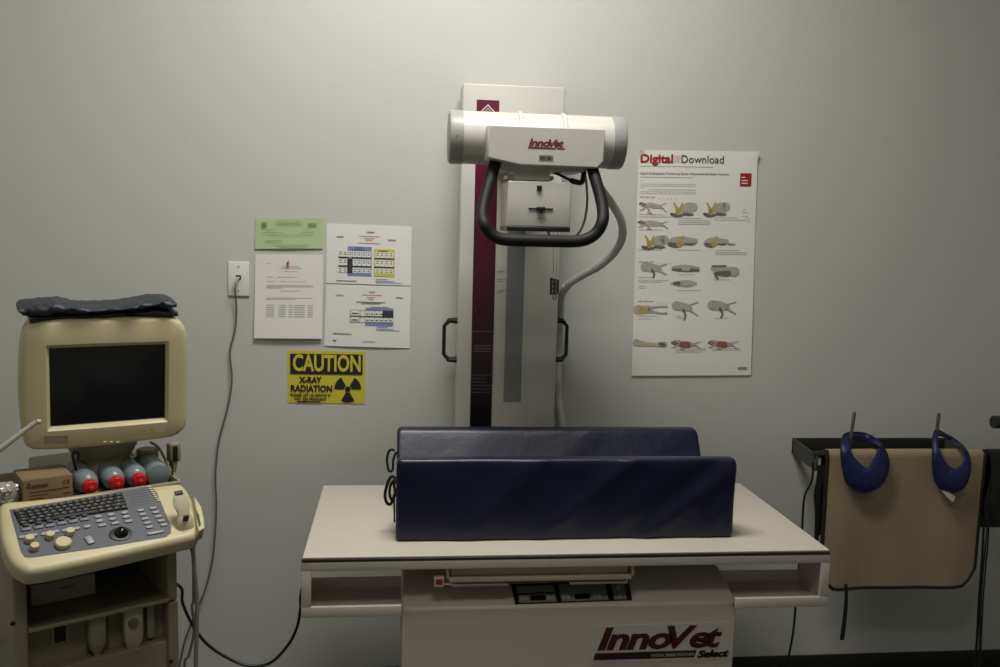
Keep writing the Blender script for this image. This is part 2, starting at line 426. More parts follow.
bar(lb, sx[0], sx[1], zlab-.003, zlab, CY-.0016); bar(lb, sx[0], sx[0]+.0022, .75, zlab, CY-.0016); bar(lb, sx[1]-.0022, sx[1], .75, zlab, CY-.0016)
z_ = aty(482, 344, CY).z
for k in range(3): bar(lb, xm-.03, xm+.03, z_-.008-.010*k, z_-.004-.010*k, CY-.0016)
z_ = aty(482, 375, CY).z
for k, wd in enumerate((.078, .052, .052, .075, .07, .07)): bar(lb, sx[0]+.004, sx[0]+.004+wd, z_-.0015-.0125*k, z_-.0125*k+.0005, CY-.0016)
obj('label_print', lb, mat('label_grey', (92, 88, 86), .5), st)
gx = (vx(507.8, 250)+vx(502.8, 402))/2, (vx(525, 250)+vx(520.5, 402))/2
fslab('scale_strip', gx, aty(511, 402, CY).z, aty(511, 150, CY).z, mat('blue_grey_scale', (126, 128, 129), .4), label='blue grey vertical scale strip')
pm = MB()
for py_ in (271, 279, 290):
    z_ = aty(501, py_, CY).z; x_ = vx(501, py_)
    bar(pm, x_-.014, x_+.014, z_-.001, z_+.001, CY-.0002); bar(pm, x_-.012, x_+.006, z_-.008, z_-.0065, CY-.0002)
    obj('scale_mark', pm, M_grey, t); pm = MB()
for xo, s_ in ((cx0, -1), (cx1, 1)):
    za = aty(450 if s_ < 0 else 562, 320.5, 3.28).z; zz = aty(450 if s_ < 0 else 562, 359.5, 3.28).z
    h = MB(); ex = xo+s_*.047
    path = [V((xo-s_*.002, 3.28, za)), V((ex-s_*.018, 3.28, za)), V((ex, 3.28, za-.02)), V((ex, 3.28, zz+.02)), V((ex-s_*.018, 3.28, zz)), V((xo-s_*.002, 3.28, zz))]
    h.tube(path, [.012, .0095, .007, .007, .0095, .012], 8)
    obj('side_handle', h, M_black, t)
# tube housing
HY = 2.86
e0 = aty(448.5, 137, HY); e1 = aty(622.0, 143.3, HY); zc = (e0.z+e1.z)/2
R_ = .5*52.0/FPX*(HY)*.985
hx0, hx1 = e0.x, e1.x
th = MB(); th.lathe([(R_, 0), (R_, hx1-hx0-.08)], (hx0+.04, HY, zc), (1, 0, 0), 48)
for px_ in (517.5, 560.5):
    x_ = aty(px_, 115, HY).x; th.lathe([(R_+.001, -.002), (R_+.005, 0), (R_+.005, .011), (R_+.001, .013)], (x_, HY, zc), (1, 0, 0), 48)
head = obj('tube_housing', th, M_white, t, bevel=.0015)
for x_, s_ in ((hx0+.042, -1), (hx1-.042, 1)):
    c = MB(); r2 = R_+.0015
    c.lathe([(r2, 0), (r2, .034), (r2-.003, .040), (r2-.010, .043), (0, .0445)], (x_, HY, zc), (s_, 0, 0), 48)
    c.lathe([(.003, 0), (.003, .004)], (x_+s_*.02, HY-r2-.001, zc+.0), (0, 1, 0), 10)
    obj('end_cap', c, M_capg, head, angle=30)
# carriage arm between column and head
obj('carriage_arm', MB().box(.405-.075, .405+.075, HY+.06, CY+.001, zc-.06, zc+.055, r=.006), M_white, t)
# front cover box
BY = 2.72
A = [(488.5, 126), (604.5, 131), (605.5, 163), (600, 167.5), (517, 167.0), (487, 158.5)]
bx = MB(); q = [aty(a, b, BY) for a, b in [(488, 124), (604.6, 128.8), (605, 161.5), (598, 168.5), (520, 165.5), (487, 158)]]
ztop = (q[0].z+q[1].z)/2; q[0].z = q[1].z = ztop; xr_ = (q[1].x+q[2].x)/2; q[1].x = q[2].x = xr_; xl_ = (q[0].x+q[5].x)/2; q[0].x = q[5].x = xl_
bx.prism(q, (0, .14, 0))
cover = obj('front_cover', bx, M_white, t, bevel=.005)
M_red = mat('crimson_lettering', (112, 34, 46), .4)
lt = MB(); fit_text(lt, 'Inno', aty(528.3, 145.6, BY-.0008), aty(549.5, 146.5, BY-.0008), .0215, bold=.0010, shear=.25); fit_text(lt, 'V', aty(546.8, 146.4, BY-.0008), aty(556, 146.8, BY-.0008), .0215, bold=.0010, shear=.25); fit_text(lt, 'et', aty(553.5, 146.6, BY-.0008), aty(563, 147, BY-.0008), .0215, bold=.0010, shear=.25)
TRK = 1.0
bar(lt, aty(528, 147, BY).x, aty(556, 147, BY).x, aty(540, 148.7, BY).z, aty(540, 147.2, BY).z, BY-.0002)
bar(lt, aty(557, 148, BY).x, aty(565, 148, BY).x, aty(560, 149.3, BY).z, aty(560, 148.0, BY).z, BY-.0002)
obj('lettering', lt, M_red, cover)
a = aty(539.3, 155.0, BY); b = aty(553, 161, BY)
dg = obj('angle_display', MB().box(a.x, b.x, BY-.001, BY-.0001, b.z, a.z), mat('display_frame_grey', (120, 118, 112), .4), cover)
obj('display_digits', MB().box(a.x+.003, (a.x+b.x)/2-.003, BY-.0017, BY-.001, b.z+.004, a.z-.004).box((a.x+b.x)/2+.001, b.x-.006, BY-.0017, BY-.001, b.z+.004, a.z-.004), mat('display_dark', (70, 70, 66), .3), dg)
# underside, neck, collimator
ng = MB()
a = aty(500, 166, 2.78); b = aty(583, 172, 2.78); ng.box(a.x, b.x, 2.76, 2.92, b.z-.002, b.z+.03, r=.004)
a = aty(509, 170, 2.78); b = aty(549, 180, 2.78); ng.box(a.x+.012, b.x, 2.765, 2.88, b.z-.005, b.z+.03, r=.003)
ng.box(a.x-.006, a.x+.025, 2.775, 2.87, b.z-.0, b.z+.012, r=.002); ng.box(b.x-.01, b.x+.014, 2.775, 2.87, b.z-.0, b.z+.012, r=.002)
obj('swivel_neck', ng, M_white, t)
KY = 2.735
a = aty(508, 181, KY); b = aty(571.5, 182, KY); c = aty(507, 230.5, KY); d = aty(570, 231.5, KY)
kx0, kx1 = (a.x+c.x)/2, (b.x+d.x)/2; kz1 = (a.z+b.z)/2; kz0 = (c.z+d.z)/2
col = obj('collimator', MB().box(kx0, kx1, KY, KY+.18, kz0+.012, kz1, r=.004), M_white, t)
obj('base_plate', MB().box(kx0-.001, kx1+.0, KY-.004, KY+.18, kz0-.001, kz0+.0125, r=.002), mat('collimator_base_black', (20, 20, 20), .35), col)
a = aty(539.3, 188, KY); kb = MB(); kb.box(a.x-.0075, a.x+.0075, KY-.006, KY, a.z-.0075, a.z+.0075, r=.0015); obj('lamp_button', kb, M_black, col)
a = aty(528.5, 208, KY); b = aty(553, 209, KY); kb = MB()
kb.box(a.x, b.x, KY-.004, KY, a.z-.003, a.z+.001, r=.001); kb.box((a.x+b.x)/2-.014, (a.x+b.x)/2+.012, KY-.014, KY-.002, a.z-.007, a.z+.005, r=.003)
kb.box((a.x+b.x)/2-.005, (a.x+b.x)/2+.004, KY-.012, KY-.002, a.z-.014, a.z-.004, r=.001)
obj('shutter_lever', kb, M_black, col)
pm = MB(); a = aty(541, 218, KY)
for dx in (-.009, -.003, .004, .010): bar(pm, a.x+dx, a.x+dx+.0035, a.z-.002, a.z+.0015+.002*(dx < 0), KY-.0001)
obj('mark_print', pm, M_grey, col)
# grip loop
GY = 2.66
gp_ = [(496.3, 158), (493, 171), (488, 188), (483.8, 204), (482.3, 216), (484, 224), (489, 232), (497, 237.7), (508, 239.8), (530, 240.6), (556, 241.2), (576, 241.3), (588, 238.6), (597, 232), (602.3, 222), (603, 211), (600.5, 197), (596, 181), (592.3, 168), (590.5, 159)]
g3 = [aty(a, b, GY) for a, b in gp_]
n_ = len(gp_)
for i_ in range(n_):
    k_ = min(i_, n_-1-i_); g3[i_] = aty(*gp_[i_], GY+.125*max(0, 1-k_/5.0))
g3 = smooth_path(g3, 4)
obj('grip_loop', MB().tube(g3, .0182, 16), M_foam, t)
# cables of the head
hp = [(592, 176, 2.92), (603, 192, 2.95), (614, 207, 2.98), (621.5, 222, 3.0), (622, 238, 3.03), (614, 253, 3.08), (600, 265.5, 3.13), (583, 275, 3.18), (569, 284, 3.22), (561.5, 296, 3.28), (560.5, 315, 3.33), (559, 345, 3.34), (557.7, 378, 3.34), (558.5, 400, 3.34), (562, 425, 3.34), (566, 460, 3.34), (568, 560, 3.34)]
hs = smooth_path([aty(*p) for p in hp], 10)
hose = MB(); hose.tube(hs, [.0134+(.0010 if k % 2 else 0) for k in range(len(hs))], 12)
hm = obj('cable_hose', hose, mat('grey_conduit', (196, 197, 193), .35), t, angle=20)
def at_len(pts, idx, n, r, m_, nm, lab=None):
    obj(nm, MB().tube(pts[idx:idx+n], r, 12), m_, hm, label=lab)
at_len(hs, 82, 5, .0154, mat('pale_tape', (215, 215, 208), .5), 'tape_band', 'pale tape band around the grey hose')
for ix in (15, 35, 62, 105, 122, 140): at_len(hs, ix, 2, .0152, mat('cable_tie', (190, 190, 184), .4), 'cable_tie')
obj('thin_hose', MB().tube(smooth_path([aty(584, 168, 2.88), aty(586.5, 185, 2.9), aty(587, 205, 2.92), aty(583, 225, 2.93), aty(574, 239, 2.91), aty(562, 243.5, 2.88), aty(552, 240, 2.86), aty(548, 231.5, 2.85)], 8), .0042, 8), mat('grey_tube', (150, 152, 150), .3), t)
obj('plug_cable', MB().tube(smooth_path([aty(553, 172, 2.85), aty(562, 176, 2.82), aty(570, 180, 2.82)], 5), .0045, 8).tube(smooth_path([aty(570, 180, 2.82), aty(576, 182, 2.82), aty(582, 182, 2.83), aty(584, 172, 2.86)], 4), .0085, 10), M_black, t)

# chain with metal tags hanging from the collimator
t = thing('hanging_clip', 'small dark metal clip hanging on thin strings below the collimator', 'clip', tuple(aty(554, 301, 2.80)))
s_ = MB(); s_.tube([aty(553.3, 231, 2.80), aty(553.6, 274, 2.80)], .0009, 6); obj('string', s_, mat('string', (120, 118, 108), .7), t); s_ = MB(); s_.tube([aty(557.5, 231, 2.80), aty(556.5, 277, 2.80)], .0007, 6)
obj('string', s_, mat('string', (120, 118, 108), .7), t)
cl = MB(); a = aty(550, 277.5, 2.8); b = aty(559, 295, 2.8); c = aty(554.5, 302, 2.8); W = b.x-a.x
for i in range(3):
    cl.box(a.x+W*(.02+.33*i), a.x+W*(.27+.33*i), 2.796, 2.803, b.z+.004*i, a.z-.004*(i % 2)-.006*(i == 2), r=.0008)
for k in range(4):
    z_ = a.z-(a.z-b.z)*(.1+.27*k); cl.box(a.x+W*.05, a.x+W*(.95 if k else .7), 2.797, 2.802, z_-.0025, z_+.002, r=.0005)
cl.tube([V((b.x-W*.45+.005*math.cos(k), 2.8, b.z-.006+.009*math.sin(k))) for k in [2*PI*i/12 for i in range(12)]], .0016, 6, closed=True)
obj('clip_body', cl, mat('dark_metal', (74, 72, 62), .4, metal=.5), t)
# ------------------------------------------------------------------ things on the wall
def sheet(name, label, cat, px4, m_, y=WY, th=.0012, group=None, curl=None, n=1):
    """rectangular sheet on the wall from its four pixel corners TL TR BR BL"""
    q = [aty(a, b, y) for a, b in px4]
    c = sum(q, V())/4
    th_ = thing(name, label, cat, (c.x, y, min(p.z for p in q)), group=group)
    def fn(u, v):
        p = q[0].lerp(q[1], u).lerp(q[3].lerp(q[2], u), v); p = p.copy(); p.y = y-th-.0006
        if curl: p.y -= curl(u, v)
        return p
    mb = MB().grid(lambda u, v: fn(v, u), n, n, thick=-th) if n > 1 else MB().prism([V((p.x, y-.0006, p.z)) for p in q], (0, -th, 0))
    obj('sheet', mb, m_, th_)
    return th_, q
class Print:
    """flat printing on a sheet in u,v coordinates 0..1, v downward"""
    def __init__(s, q, y, th=.0002): s.q = q; s.y = y; s.th = th
    def p(s, u, v, o=0): r = s.q[0].lerp(s.q[1], u).lerp(s.q[3].lerp(s.q[2], u), v); return V((r.x, s.y-s.th*(1+o), r.z))
    def bar(s, mb, u0, v0, u1, v1, o=0): mb.quad([s.p(u0, v0, o), s.p(u1, v0, o), s.p(u1, v1, o), s.p(u0, v1, o)])
    def poly(s, mb, pts, o=0): mb.quad([s.p(u, v, o) for u, v in pts])
    def stroke(s, mb, pts, w, o=0, asp=1):
        ws = w if isinstance(w, (list, tuple)) else [w]*len(pts); L = []; Rr = []
        for i, (u, v) in enumerate(pts):
            a = pts[max(i-1, 0)]; b = pts[min(i+1, len(pts)-1)]; dx, dy = (b[0]-a[0]), (b[1]-a[1])*asp; l = math.hypot(dx, dy) or 1
            nx, ny = -dy/l*ws[i]/2, dx/l*ws[i]/2/asp; L.append((u+nx, v+ny)); Rr.append((u-nx, v-ny))
        for i in range(len(pts)-1): s.poly(mb, [L[i], L[i+1], Rr[i+1], Rr[i]], o)
    def disc(s, mb, u, v, ru, rv, n=14, o=0, rot=0):
        s.poly(mb, [(u+ru*math.cos(rot)*math.cos(2*PI*k/n)-ru*.0-rv*math.sin(rot)*math.sin(2*PI*k/n)*(ru/rv if 0 else 1), v+rv*math.sin(2*PI*k/n)*math.cos(rot)+ru*math.sin(rot)*math.cos(2*PI*k/n)*.5) for k in range(n)], o)
    def text(s, mb, txt, u0, u1, v, h, bold=0, shear=0):
        fit_text(mb, txt, s.p(u0, v, 1), s.p(u1, v, 1), h, bold=bold, shear=shear)
PT = .0018
# caution sign
t, q = sheet('caution_sign', 'yellow and black caution sign warning of x-ray radiation on the wall', 'sign', [(287.5, 350.5), (365.5, 351.5), (365, 403.8), (287.8, 402.6)], mat('sign_yellow', (204, 190, 62), .35), th=.0014)
P = Print(q, WY-.0042, .0003)
hb = MB(); P.bar(hb, .035, .055, .965, .44); obj('header_panel', hb, M_ink, t)
lt = MB(); P.text(lt, 'CAUTION', .065, .935, .375, .066*.93, bold=.0022); obj('header_lettering', lt, MATS['sign_yellow'], t)
lt = MB()
P.text(lt, 'X-RAY', .155, .445, .605, .0225, bold=.0012); P.text(lt, 'RADIATION', .035, .57, .772, .0235, bold=.0012)
P.text(lt, 'PLEASE LET US KNOW IF', .035, .55, .868, .0100, bold=.0004); P.text(lt, 'YOU ARE PREGNANT', .085, .505, .945, .0105, bold=.0004)
P.bar(lt, .12, .962, .42, .985)
obj('lettering', lt, M_ink, t)
tf = MB(); H_ = (q[0]-q[3]).length; W_ = (q[1]-q[0]).length; asp = W_/H_; uc, vc = .775, .72; R1 = .175
def arc(r, a): return (uc+r*math.cos(a), vc-r*math.sin(a)*asp)
for a0 in (0, 2*PI/3, -2*PI/3):
    base = PI/2+PI/6+a0+PI/6-PI/6
for ctr in (PI*5/6-.0, PI/6, -PI/2):
    pts = [arc(.045 if 0 else .048, ctr-PI/6+PI/3*k/6) for k in range(7)]+[arc(R1, ctr+PI/6-PI/3*k/10) for k in range(11)]
    P.poly(tf, pts)
P.poly(tf, [arc(.036, 2*PI*k/20) for k in range(20)])
obj('radiation_trefoil', tf, M_ink, t)
sc = MB()
for u, v in ((.045, .06), (.955, .06), (.045, .94), (.955, .94)): P.poly(sc, [(u+.007*math.cos(k), v+.01*math.sin(k)) for k in [2*PI*i/10 for i in range(10)]], 1)
obj('corner_hole', sc, M_grey, t)

# green certificate
t, q = sheet('certificate', 'pale green printed certificate pinned above the white letter', 'certificate', [(255.8, 218.3), (323.2, 218), (322.5, 248.5), (255, 248.8)], mat('green_paper', (172, 194, 146), .6), n=8, curl=lambda u, v: .004*v*v*(1-abs(u-.5)))
P = Print(q, WY-.0085, .0003); pm = MB()
for v, a, b in ((.09, .3, .66), (.15, .32, .7), (.2, .3, .68), (.36, .15, .3), (.36, .7, .85), (.47, .1, .42), (.47, .66, .86), (.55, .2, .86), (.72, .15, .4), (.78, .15, .38), (.88, .28, .8), (.95, .35, .75)):
    P.bar(pm, a, v, b, v+.011)
for k in range(6): P.bar(pm, .78+.022*k, .17, .795+.022*k, .25)
P.stroke(pm, [(.13+.035*math.cos(2*PI*k/16), .21+.075*math.sin(2*PI*k/16)) for k in range(17)], .012, asp=.45); P.disc(pm, .13, .21, .018, .04)
obj('printed_text', pm, mat('dark_green_ink', (92, 112, 84), .6), t)
# white letter
t, q = sheet('letter', 'white typed letter hanging from a red push pin below green certificate', 'paper', [(255.3, 254.3), (323.2, 254.7), (322.3, 338.3), (254.5, 337.8)], M_paper, n=10, curl=lambda u, v: .010*v*v+.002*math.sin(u*PI)*v)
def lprint(q, curl):
    class C(Print):
        def p(s, u, v, o=0):
            r = Print.p(s, u, v, o); r.y -= curl(u, v); return r
    return C(q, WY-.0042, .0003)
P = lprint(q, lambda u, v: .010*v*v+.002*math.sin(u*PI)*v); pm = MB()
for v, a, b in ((.105, .17, .23), (.14, .38, .66), (.162, .36, .68), (.2, .42, .62), (.265, .17, .27), (.265, .33, .62), (.318, .17, .3), (.32, .36, .75), (.365, .17, .86), (.38, .17, .86), (.395, .17, .42), (.43, .38, .66), (.515, .17, .86), (.53, .17, .6)):
    P.bar(pm, a, v, b, v+.0035)
for r_ in range(6):
    for a, b in ((.17, .29), (.35, .46), (.5, .56), (.58, .74), (.78, .86)):
        P.bar(pm, a, .60+.027*r_, b, .6045+.027*r_)
obj('printed_text', pm, mat('pale_print', (120, 120, 124), .6), t)
# push pin
t = thing('push_pin', 'red push pin holding the white letter to the wall', 'pin', tuple(aty(287.5, 262, WY-.004)))
pa = aty(287.8, 263, WY-.004)
obj('pin_head', MB().lathe([(.0045, 0), (.0045, .002), (.0025, .004), (.003, .011), (.005, .012), (.005, .014)], pa, (.35, -1, .45), 14), mat('red_plastic', (196, 40, 66), .3), t)
obj('pin_needle', MB().tube([pa+V((0, .0035, 0)), pa+V((-.0, -.002, 0))], .0007, 6), M_steel, t)
# two laminated schedules
YEL = mat('yellow_print', (196, 196, 58), .5); BLU = mat('blue_print', (118, 136, 182), .5); BLT = mat('blue_text', (70, 84, 170), .5); RDT = mat('red_text', (170, 80, 84), .5)
def schedule(label, px4, top):
    t, q = sheet('laminated_schedule', label, 'paper', px4, M_lam, group='laminated schedules on the wall', n=6, curl=lambda u, v: .003*math.sin(u*PI))
    class C(Print):
        def p(s, u, v, o=0):
            r = Print.p(s, u, v, o); r.y -= .003*math.sin(u*PI); return r
    P = C(q, WY-.0042, .0003)
    k, bl, ye, rd, bt = MB(), MB(), MB(), MB(), MB()
    if top:
        P.bar(bl, .25, .37, .53, .86); P.bar(ye, .56, .40, .80, .86)
        cells = MB()
        for (u0, u1, nn) in ((.14, .25, 2), (.256, .525, 5), (.575, .79, 4)):
            for (v0, v1) in ((.445, .545), (.58, .69), (.725, .81)):
                for i in range(nn):
                    a = u0+(u1-u0)*i/nn; b = u0+(u1-u0)*(i+1)/nn-.006
                    P.bar(cells, a, v0, b, v1, 1)
                    for vv in (v0+.02, v0+.055): P.bar(k, a+.012, vv, b-.012, vv+.014, 2)
        P.bar(k, .14, .55, .53, .575, 1); P.bar(k, .56, .55, .80, .575, 1); P.bar(k, .14, .695, .53, .72, 1); P.bar(k, .56, .695, .80, .72, 1)
        P.bar(k, .245, .575, .305, .82, 3)
        for (a, b, v) in ((.12, .2, .21), (.72, .81, .235), (.47, .56, .115), (.3, .45, .42), (.6, .72, .43)): P.bar(k, a, v, b, v+.012, 2)
        P.bar(k, .12, .945, .36, .955, 1)
        P.bar(k, .34, .385, .42, .395, 2); P.bar(k, .64, .425, .72, .435, 2)
        for a, b, v in ((.38, .62, .19), (.44, .56, .225), (.46, .54, .255), (.37, .63, .305)): P.bar(rd, a, v, b, v+.008)
        for a, b, v in ((.58, .72, .905), (.58, .80, .935), (.58, .88, .96)): P.bar(bt, a, v, b, v+.008)
        obj('cell', cells, M_lam, t, label='white table cells')
    else:
        P.bar(bl, .47, .36, .80, .40); P.bar(bl, .47, .60, .80, .65)
        cells = MB()
        for v0, v1 in ((.41, .49), (.52, .59)):
            for i in range(7):
                a = .3 if i == 0 else .415+.055*i; b = .40 if i == 0 else .465+.055*i
                P.bar(cells, a, v0, b, v1, 1); P.bar(k, a+.01, (v0+v1)/2, b-.012, (v0+v1)/2+.018, 2)
        P.bar(k, .29, .40, .8, .405, 2); P.bar(k, .29, .50, .8, .512, 2); P.bar(k, .29, .40, .295, .6, 2); P.bar(k, .405, .40, .41, .6, 2); P.bar(k, .29, .595, .8, .602, 2)
        for i in range(7): P.bar(k, .466+.055*i, .40, .469+.055*i, .6, 2)
        P.bar(k, .67, .405, .80, .505, 3)
        for (a, b, v) in ((.12, .21, .165), (.82, .91, .18), (.5, .58, .1), (.36, .70, .265), (.42, .64, .285), (.52, .74, .345)): P.bar(k, a, v, b, v+.010, 2)
        P.bar(k, .1, .79, .32, .8, 1); P.bar(k, .1, .9, .14, .915, 1); P.bar(k, .45, .91, .6, .917, 1)
        for a, b, v in ((.42, .66, .15), (.48, .58, .19), (.5, .56, .22)): P.bar(rd, a, v, b, v+.008)
        for a, b, v in ((.6, .74, .665), (.6, .8, .695), (.6, .88, .72)): P.bar(bt, a, v, b, v+.008)
        obj('cell', cells, M_lam, t, label='white table cells')
    obj('table_print', bl, BLU, t); obj('heading_print', rd, RDT, t); obj('note_print', bt, BLT, t); obj('grid_print', k, mat('table_ink', (52, 52, 54), .6), t)
    if top: obj('table_print', ye, YEL, t)
    else: ye.b.free()
schedule('laminated sheet with blue and yellow tables, above its twin beside the green certificate', [(326.8, 223.2), (411.8, 226.4), (411, 285.6), (326.2, 283.0)], True)
schedule('laminated sheet with one small table and black cell, directly above the caution sign', [(326.2, 284.0), (411, 286.6), (409.5, 348), (324.2, 345.6)], False)

# big poster
q4 = [(638.3, 150.0), (757.3, 151.8), (750.3, 375.0), (631.3, 375.6)]
def pcurl(u, v): return .0015*(1+math.sin(v*7+u*2))+.012*math.exp(-((u/.035)**2+(v/.02)**2))+.012*math.exp(-(((1-u)/.04)**2+(v/.03)**2))
t, q = sheet('poster', 'large white wall poster of animal positioning drawings headed Digital Download', 'poster', q4, mat('poster_paper', (226, 226, 218), .38), n=40, curl=pcurl)
class C(Print):
    def p(s, u, v, o=0):
        r = Print.p(s, u, v, o); r.y -= pcurl(u, v); return r
P = C(q, WY-.0042, .0003)
lt = MB(); P.text(lt, 'Digital', .012, .282, .053, .0315, bold=.0014); obj('heading', lt, mat('poster_red', (158, 40, 36), .4), t, label='red word Digital')
lt = MB(); P.text(lt, 'Download', .35, .705, .053, .0300, bold=0); obj('heading', lt, mat('poster_dark', (62, 62, 62), .4), t, label='dark thin word Download')
dt = MB()
for i in range(5):
    for j in range(6): P.bar(dt, .298+.011*i, .022+.0055*j, .303+.011*i, .0242+.0055*j)
obj('dot_pattern', dt, M_grey, t)
lt = MB(); P.text(lt, 'Digital Radiography Positioning Guide: Recommended Beam Centers', .012, .755, .104, .0078); obj('subheading', lt, mat('poster_grey', (95, 95, 92), .5), t)
a = [(.855, .095), (.952, .095), (.952, .152), (.855, .152)]; rb = MB(); P.poly(rb, a); badge = obj('red_badge', rb, MATS['poster_red'], t, label='red square badge')
rb = MB()
for v in (.111, .125, .137): P.bar(rb, .868, v, .90+.02*(v > .12), v+.004, 1)
obj('badge_print', rb, M_paper, badge)
pm = MB()
def line(u0, u1, v, h=.0026): P.bar(pm, u0-.015, v-.006, u1-.015, v-.006+h*.62)
line(.02, .64, .075); line(.03, .47, .122)
for a, b, v in ((.035, .06, .138), (.035, .5, .152), (.035, .5, .160), (.035, .07, .168), (.1, .5, .176), (.035, .5, .185), (.03, .5, .193)): line(a, b, v, .002)
def heads(u, v, n=3):
    for k in range(n): line(u+.045*k, u+.035+.045*k, v, .004)
    for k in range(5): P.disc(pm, u+.15+.033*k, v+.002, .0035, .002)
heads(.035, .208); heads(.045, .493); heads(.05, .668)
heads(.42-.14+.1, .845, 2) if 0 else None
for u in (.385, .69): 
    line(u-.03, u+.03, .845, .004)
    for k in range(5): P.disc(pm, u+.06+.033*k, .847, .0035, .002)
CAP = {0: [(.035, .285), (.035, .295)], 1: [(.36, .300), (.36, .310), (.36, .318), (.36, .326)], 2: [(.66, .296), (.66, .306)],
       3: [(.035, .352)], 4: [(.035, .44)], 5: [(.36, .44)], 6: [(.68, .44), (.68, .450), (.68, .458)]}
for lst in CAP.values():
    for i, (u, v) in enumerate(lst): line(u, u+(.2 if i == 0 else .27), v, .0026)
for u, v, w_ in ((.045, .562, .12), (.045, .575, .25), (.045, .583, .2), (.05, .6, .06), (.05, .61, .06), (.38, .55, .13), (.37, .62, .2), (.67, .56, .12), (.67, .572, .14), (.05, .735, .16), (.05, .748, .12), (.37, .735, .08), (.37, .745, .08), (.69, .745, .11), (.06, .87, .12), (.37, .868, .09), (.37, .882, .26), (.37, .89, .26), (.37, .898, .22), (.68, .868, .1), (.68, .882, .24), (.68, .89, .24), (.90, .26, .03), (.9, .272, .05), (.9, .29, .05), (.93, .30, .04), (.94, .312, .03)): line(u, u+w_, v, .0024)
P.bar(pm, .885, .962, .965, .974)
obj('printed_text', pm, mat('poster_text_grey', (140, 140, 135), .5), t)
LG = mat('drawing_light_grey', (168, 166, 158), .5); DG = mat('drawing_dark_grey', (104, 102, 96), .5); YE = mat('drawing_ochre', (180, 160, 96), .5); TN = mat('drawing_tan', (182, 172, 150), .5); RO = mat('drawing_red_brown', (150, 92, 76), .5)
